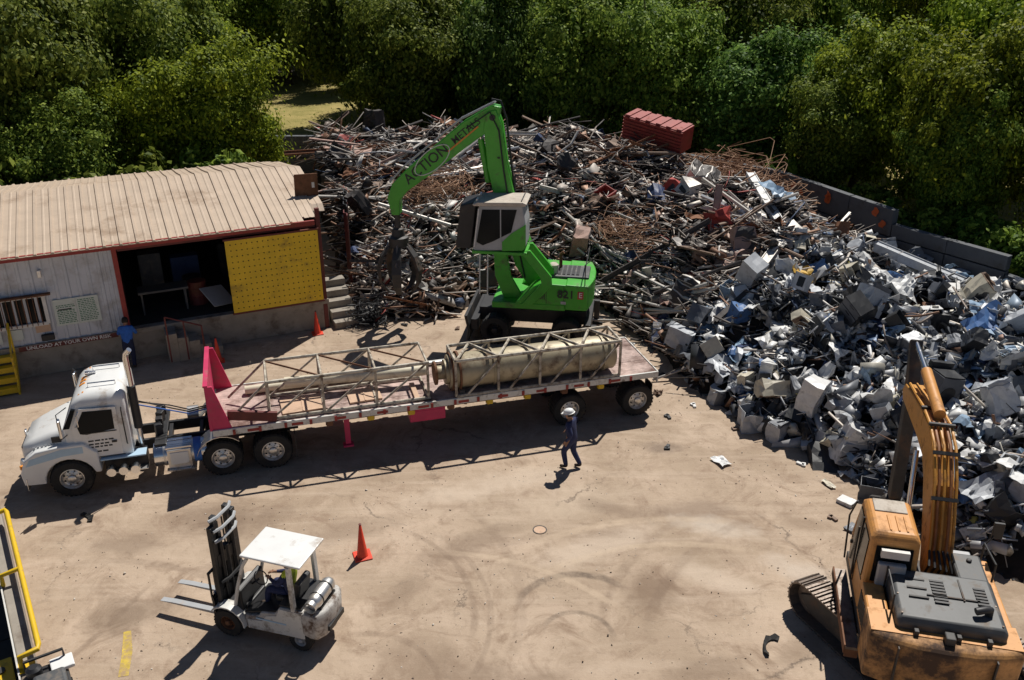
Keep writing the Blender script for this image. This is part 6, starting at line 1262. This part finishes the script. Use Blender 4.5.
tangle('wire_tangle', 'springy mass of rusty brown wire at the back of the heap', at_h(9.6, 41.6, .1), 1.9, 190, 'rust_wire', .016, .5, 3); tangle('wire_tangle', 'smaller rusty wire mass beside the red container', at_h(11.6, 40.6, .0), 1.4, 110, 'rust_wire', .016, .5, 4)
tangle('wire_tangle', 'loose rusty rod tangle in front of the handler', at_h(4.6, 34.6, .0), 1.3, 90, 'rust_wire', .014, .4, 5); tangle('wire_tangle', 'rusty wire hanging under the handler stick', at_h(-3.2, 37.5, .0), 1.5, 120, 'rust_wire', .016, .5, 6)
tangle('cable_bundle', 'bundle of black cable lying at the foot of the concrete steps', Vector((-5.35, 30.75, .05)), .5, 90, 'hose', .018, .9, 7)
# wire-mesh cage behind the handler cab
cg_ = thing('wire_cage', 'dark wire-mesh cage leaning on the heap behind the handler cab', 'cage', at_h(1.3, 37.2, .2)); cg_.rotation_euler = (R(62), R(8), R(12))
for k in range(13):
    m = MB(); m.tube([(-1.2 + .2 * k, -.9, 0), (-1.2 + .2 * k, .9, 0)], .014, 5); m.build('mesh_wire', 'scrap dark', cg_)
    if k < 10: m = MB(); m.tube([(-1.2, -.9 + .2 * k, .0), (1.2, -.9 + .2 * k, .0)], .014, 5); m.build('mesh_wire', 'scrap dark', cg_)
m = MB()
for a, b in (((-1.22, -.92), (1.22, -.92)), ((1.22, -.92), (1.22, .92)), ((1.22, .92), (-1.22, .92)), ((-1.22, .92), (-1.22, -.92))): m.tube([(*a, 0), (*b, 0)], .035, 6)
m.build('mesh_frame', 'scrap dark', cg_)
# old tyres
for x, y, r_, lb in ((-2.55, 32.9, .34, 'old tyre lying at the foot of the heap left of the handler'), (12.9, 18.2, .42, 'old tyre on the appliance heap beside the excavator')):
    m = MB(); m.lathe([(r_ * .6, -.1), (r_ * .95, -.1), (r_, -.05), (r_, .05), (r_ * .95, .1), (r_ * .6, .1), (r_ * .55, 0), (r_ * .6, -.1)], 22, None, False); o = m.build('tyre', 'rubber', None, smooth=40); o.location = at_h(x, y, .35); o.rotation_euler = (.9, .2, .4); tag(o, lb, 'tyre')
# ================================================================== people: one skinned body each
def person(label, loc, rz, J, mats, hat=None, scale=1.0):
    """J: joints (x forward, y left, z up); mats: cloth per bone"""
    root = thing('person', label, 'person', loc, rz); root.scale = (scale,) * 3
    V = []; E = []; Rr = []; bm_of = []
    def v(p, r): V.append(Vector(p)); r = r if isinstance(r, tuple) else (r, r); k_ = 1.16 if r[0] > .045 else 1.0; Rr.append((r[0] * k_, r[1] * k_)); return len(V) - 1
    def e(a, b, mt): E.append((a, b)); bm_of.append(mt); return b
    pel = v(J['pelvis'], (.15, .12)); wa = e(pel, v(J['waist'], (.135, .105)), mats['torso']); ch = e(wa, v(J['chest'], (.16, .12)), mats['torso']); nk = e(ch, v(J['neck'], .058), mats['torso'])
    hd = Vector(J['head']); nkv = V[nk]; up = (hd - nkv).normalized(); fw = Vector(J.get('face', (1, 0, 0))).normalized(); fw = (fw - up * fw.dot(up)).normalized(); sd_ = up.cross(fw)
    h0 = e(nk, v(nkv + up * .07 + fw * .01, .062), 'skin'); h1 = e(h0, v(hd, (.078, .092)), 'skin'); h2 = e(h1, v(hd + up * .07, (.074, .086)), 'skin'); e(h2, v(hd + up * .115, .05), 'skin')
    e(h1, v(hd + fw * .108 - up * .02, .014), 'skin'); e(h1, v(hd + fw * .085 - up * .075, .035), 'skin')
    for s in (1, -1): e(h1, v(hd + sd_ * s * .088 - fw * .01, .016), 'skin')
    for s, k in ((1, 'l'), (-1, 'r')):
        sh = e(ch, v(J['sh_' + k], .075), mats['torso']); el_ = e(sh, v(J['el_' + k], .05), mats['sleeve']); wr = e(el_, v(J['wr_' + k], .034), mats['fore']); d_ = (V[wr] - V[el_]).normalized(); pa = e(wr, v(V[wr] + d_ * .07, (.036, .022)), 'skin')
        sx = d_.cross(Vector((0, 0, 1))); sx = sx.normalized() if sx.length > .1 else Vector((1, 0, 0)); nz_ = sx.cross(d_).normalized()
        for q, (o_, ln) in enumerate(((-.03, .06), (-.01, .075), (.01, .07), (.03, .055))):
            f1 = e(pa, v(V[pa] + d_ * .035 + sx * o_, .0095), 'skin'); f2 = e(f1, v(V[f1] + d_ * ln * .55 - nz_ * .008, .009), 'skin'); e(f2, v(V[f2] + d_ * ln * .35 - nz_ * .02, .008), 'skin')
        t1_ = e(pa, v(V[pa] - d_ * .02 + sx * .045, .011), 'skin'); e(t1_, v(V[t1_] + d_ * .045 + sx * .015, .009), 'skin')
        hp = e(pel, v(J['hp_' + k], (.1, .105)), mats['legs']); kn = e(hp, v(J['kn_' + k], .074), mats['legs']); an = e(kn, v(J['an_' + k], .056), mats['legs']); he = e(an, v(Vector(J['an_' + k]) + Vector((-.02, 0, -.05)), .045), 'boot'); e(he, v(Vector(J['to_' + k]), (.045, .035)), 'boot')
    me = bpy.data.meshes.new('body'); me.from_pydata([tuple(p) for p in V], E, []); ob = link('body', me, root)
    md = ob.modifiers.new('skin', 'SKIN'); me.skin_vertices or None
    for i, r in enumerate(Rr): me.skin_vertices[0].data[i].radius = r
    me.skin_vertices[0].data[0].use_root = True
    ss = ob.modifiers.new('sub', 'SUBSURF'); ss.levels = 2; ss.render_levels = 2
    dg = bpy.context.evaluated_depsgraph_get(); dg.update(); m2 = bpy.data.meshes.new_from_object(ob.evaluated_get(dg)); ob.modifiers.clear(); ob.data = m2
    names = sorted(set(bm_of)); m2.materials.clear()
    for n_ in names: m2.materials.append(MATS[n_])
    segs = [(V[a], V[b], names.index(t)) for (a, b), t in zip(E, bm_of)]
    for p_ in m2.polygons:
        c = p_.center; best = 1e9
        for a, b, t in segs:
            ab = b - a; u = max(0, min(1, (c - a).dot(ab) / max(ab.length_squared, 1e-9))); dd = (c - (a + ab * u)).length
            if dd < best: best = dd; p_.material_index = t
        p_.use_smooth = True
    for s in (1, -1):
        m = MB(); m.lathe([(.001, -.011), (.009, -.007), (.012, 0), (.009, .007), (.001, .011)], 8, Matrix.Translation(hd + fw * .088 + sd_ * s * .03 + up * .012)); m.build('eye', 'ink_black', root, smooth=60)
    M3 = Matrix((fw, sd_, up)).transposed().to_4x4(); M3.translation = hd
    m = MB()
    if hat:
        prof = [(.135, .055), (.137, .06), (.118, .066), (.116, .1), (.1, .145), (.06, .172), (.005, .18)]; m.lathe([(r_ * 1.12, z_) for r_, z_ in prof], 20, M3 @ Matrix.Scale(1.12, 4, (1, 0, 0)), True); m.box(M3 @ Vector((.15, 0, .06)), (.1, .16, .012), M3.to_3x3()); m.build('hard_hat', hat, root, smooth=50)
        m = MB(); m.lathe([(.092, -.03), (.1, .03), (.1, .07)], 14, M3 @ Matrix.Translation((-.022, 0, 0)), False); m.build('hair', 'hair_dark', root, smooth=50)
    else:
        m.lathe([(.085, -.045), (.102, .0), (.103, .06), (.09, .11), (.055, .145), (.004, .155)], 16, M3 @ Matrix.Translation((-.02, 0, 0)), False); m.build('hair', 'hair_dark', root, smooth=50)
    return root
walk = dict(pelvis=(0, 0, .93), waist=(.02, 0, 1.08), chest=(.05, 0, 1.32), neck=(.07, 0, 1.47), head=(.11, 0, 1.62), face=(1, .1, -.25), sh_l=(.05, .19, 1.4), el_l=(-.1, .27, 1.16), wr_l=(.06, .27, .95), sh_r=(.05, -.19, 1.4), el_r=(.06, -.27, 1.14), wr_r=(.24, -.22, 1.02),
            hp_l=(0, .1, .9), kn_l=(.2, .11, .52), an_l=(.12, .11, .12), to_l=(.3, .13, .05), hp_r=(0, -.1, .9), kn_r=(.02, -.1, .5), an_r=(-.2, -.1, .14), to_r=(-.03, -.11, .04))
person('person in navy coveralls and white hard hat walking on the yard', (1.62, 20.85, 0), R(150), walk, dict(torso='navy_cloth', sleeve='navy_cloth', fore='navy_cloth', legs='navy_cloth'), 'hard_hat', 1.0)
stand = dict(pelvis=(0, 0, .94), waist=(.03, 0, 1.08), chest=(.1, 0, 1.31), neck=(.15, 0, 1.45), head=(.21, 0, 1.58), face=(1, 0, -.3), sh_l=(.1, .19, 1.38), el_l=(.22, .28, 1.14), wr_l=(.44, .2, 1.16), sh_r=(.1, -.19, 1.38), el_r=(.2, -.28, 1.14), wr_r=(.44, -.18, 1.16),
             hp_l=(0, .1, .9), kn_l=(.04, .11, .5), an_l=(0, .11, .12), to_l=(.2, .13, .05), hp_r=(0, -.1, .9), kn_r=(.0, -.1, .5), an_r=(-.1, -.1, .12), to_r=(.1, -.12, .05))
person('person in bright blue shirt leaning at the loading dock edge', (-12.7, 27.0, 0), R(105), stand, dict(torso='blue_cloth', sleeve='blue_cloth', fore='skin', legs='dark_denim'))
sit = dict(pelvis=(0, 0, .12), waist=(-.03, 0, .27), chest=(-.02, 0, .5), neck=(.0, 0, .65), head=(.04, 0, .8), face=(1, .1, -.1), sh_l=(-.02, .19, .58), el_l=(.12, .25, .36), wr_l=(.36, .12, .38), sh_r=(-.02, -.19, .58), el_r=(.12, -.25, .36), wr_r=(.36, -.12, .38),
           hp_l=(.02, .1, .1), kn_l=(.42, .13, .14), an_l=(.48, .13, -.2), to_l=(.64, .14, -.27), hp_r=(.02, -.1, .1), kn_r=(.42, -.13, .14), an_r=(.48, -.13, -.2), to_r=(.64, -.14, -.27))
fm = Matrix.Translation(fl.location) @ Matrix.Rotation(R(162.6), 4, 'Z') @ Vector((-.4, 0, .97))
person('person in yellow-green hi-vis vest seated on the forklift', fm, R(162.6), sit, dict(torso='hivis', sleeve='navy_cloth', fore='navy_cloth', legs='navy_cloth'))

# ================================================================== traffic cones
def cone(x, y, s, label):
    t = thing('traffic_cone', label, 'cone', (x, y, 0), R(20)); t.scale = (s, s, s)
    m = MB(); m.lathe([(.145, .03), (.13, .06), (.028, .9), (.02, .91)], 20); m.build('body', 'cone_orange', t, smooth=40); m = MB(); m.bb(-.21, .21, -.21, .21, 0, .035); m.build('base', 'cone_orange', t, .02)
    m = MB(); m.lathe([(.03, .905), (.035, .93), (.02, .935)], 12); m.build('tip', 'dark_red', t, smooth=40)
cone(-3.5, 17.05, .98, 'orange traffic cone standing alone on the open yard by the forklift'); cone(-9.95, 27.45, .95, 'orange traffic cone in front of the dock stairs'); cone(-7.05, 29.75, .95, 'orange traffic cone against the dock below the yellow panel')

# ================================================================== corner of the truck scale (bottom left) with yellow rail
sa = R(-56.9); so_ = Vector((-11.77, 17.34, 0))
ts = thing('truck_scale', 'pale concrete curb and shade-blackened steel deck of a truck scale', 'scale', so_, sa)
m = MB(); m.bb(-1.2, 8, -.38, -.1, 0, .78); m.build('curb', 'concrete', ts, .03)
for k in range(5):
    m = MB(); m.bb(.3 + 1.6 * k, .3 + 1.6 * k + 1.57, -3.2, -.42, .1, .2); m.build('deck_plate', 'rubber', ts, .01)  # black plates: shadow on the steel deck put into its colour
m = MB(); m.bb(-1.2, 8, -.415, -.385, .2, .82); m.build('curb_lip', 'dirty_white', ts)
yr = thing('guard_rail', 'yellow tubular guard rail along the truck scale curb', 'rail', so_, sa)
m = MB(); m.tube([(0, -.32, .8), (0, -.32, 1.05), (0, 0, 1.1), (.12, .02, 1.1), (5.15, .02, 1.1), (5.27, 0, 1.1), (5.27, -.32, 1.05), (5.27, -.32, .8)], .055, 10); m.build('rail', 'yellow_paint', yr, smooth=50)
for x in (2.5,):
    m = MB(); m.tube([(x, -.36, .8), (x, -.34, 1.06), (x, .02, 1.1)], .05, 10); m.build('bracket', 'yellow_paint', yr, smooth=50)
m = MB(); m.bb(5.12, 5.42, -.42, -.1, .78, .8); m.build('foot_plate', 'yellow_paint', yr)
gn = thing('generator', 'small black and white engine generator at the end of the yellow rail', 'generator', so_ + Matrix.Rotation(sa, 3, 'Z') @ Vector((5.75, .1, 0)), sa)
m = MB(); m.bb(-.4, .9, -.4, .3, .12, .75); m.build('body', 'black_metal', gn, .04)
m = MB(); m.bb(-.38, -.02, .02, .42, .76, .84); m.build('white_panel', 'white_paint', gn, .02)
m = MB(); m.bb(.1, .8, -.3, .25, .75, 1.0); m.build('engine', 'ex_hood', gn, .06)
for x, y in ((-.3, -.35), (.75, -.35), (-.3, .28), (.75, .28)): wheel(gn, (x, y, .14), .14, .08, 1 if y > 0 else -1, 'grey_paint')
m = MB(); m.tube([(-.35, -.38, .75), (-.35, -.38, 1.0), (-.35, .28, 1.0), (-.35, .28, .75)], .03, 8); m.build('handle', 'black_metal', gn, smooth=40)
m = MB(); m.lathe([(.12, .74), (.14, .8), (.14, .95), (.08, 1.0)], 12, Matrix.Translation((-.15, -.25, 0))); m.build('air_filter', 'black_plastic', gn, smooth=40)
o = thing('yellow_plate', 'yellow steel plate lying on the dark truck scale deck', 'plate', so_ + Matrix.Rotation(sa, 3, 'Z') @ Vector((4.7, -.82, .21)), sa); m = MB(); m.bb(-.55, .55, -.32, .32, 0, .06); m.build('plate', 'yellow_paint', o, .02)
for a, b in ((-.2, .1), (.25, -.1)):
    m = MB(); m.lathe([(.09, .06), (.09, .1), (.05, .1)], 10, Matrix.Translation((a, b, 0))); m.build('cap', 'ex_dark', o)
o = thing('bucket', 'white plastic bucket standing on the truck scale deck', 'bucket', so_ + Matrix.Rotation(sa, 3, 'Z') @ Vector((5.6, -.8, .21)), sa); m = MB(); m.lathe([(.13, 0), (.155, .33), (.165, .34), (.165, .37), (.145, .37), (.12, .03)], 18); m.build('pail', 'dirty_white', o, smooth=40)
# ================================================================== grit on the yard
rgv = np.random.default_rng(12); NG = 4200; gp_ = np.stack([rgv.uniform(-13, 10, NG), rgv.uniform(11, 31, NG)], 1); den = np.array([mnoise.fractal(Vector((x * .35, y * .35, 9.0)), 1, 2, 4) for x, y in gp_]); gp_ = gp_[den + rgv.normal(size=NG) * .25 > -.05]; ng = len(gp_)
sz_ = rgv.gamma(1.3, .008, (ng, 3)) + .006; tag(link('gravel', boxes('gravel', rgv, np.c_[gp_, sz_[:, 2] * .3], sz_, rot_mats(rgv, ng, rgv.uniform(0, 6.28, ng), .3), 'gravel_mix', .25)), 'fine gravel and grit strewn over the yard ground', 'gravel', kind='stuff')
# ================================================================== small things on the yard
pm('worn_yellow', (.55, .4, .06), .8, 0, .3, 6, dirt=(.36, .25, .16), dirt_amt=.65, dirt_scale=5)
m = MB(); rr = random.Random(9)
m.quad((-8.12, 14.55, .005), (-7.98, 14.6, .005), (-7.72, 14.0, .005), (-7.55, 13.35, .005), (-7.74, 13.3, .005), (-7.9, 13.9, .005)); tag(m.build('painted_marking', 'worn_yellow'), kind='structure')
mc = thing('manhole_cover', 'small round iron cover set in the open yard', 'cover', (.68, 18.06, 0)); m = MB(); m.lathe([(.148, 0), (.148, .006), (.002, .007)], 24); m.build('lid', 'plywood', mc, smooth=30); m = MB(); m.lathe([(.175, 0), (.175, .012), (.15, .012), (.15, 0)], 24, None, False); m.build('rim', 'ex_dark', mc, smooth=30)
for i, (x, y, lb) in enumerate(((-10.7, 18.35, 'torn black rubber strip lying below the truck cab'), (5.4, 14.1, 'curled black tyre shred beside the excavator track'))):
    o = thing('rubber_scrap', lb, 'rubber', (x, y, 0), .4 + i); m = MB(); nk_ = 9; m.loft([[(rr_ * math.cos(a_) * 1.0, rr_ * .55 * math.sin(a_) + .02 * k, z_) for rr_, z_ in ((.2, .01), (.34 - .02 * (k % 3), .02 + .03 * (k % 2)), (.34 - .02 * (k % 3), .05 + .05 * (k % 2)), (.2, .04))] for k, a_ in enumerate([R(-30 + 26 * k * (.55 if i == 0 else 1)) for k in range(nk_)])]); m.build('strip', 'rubber', o)
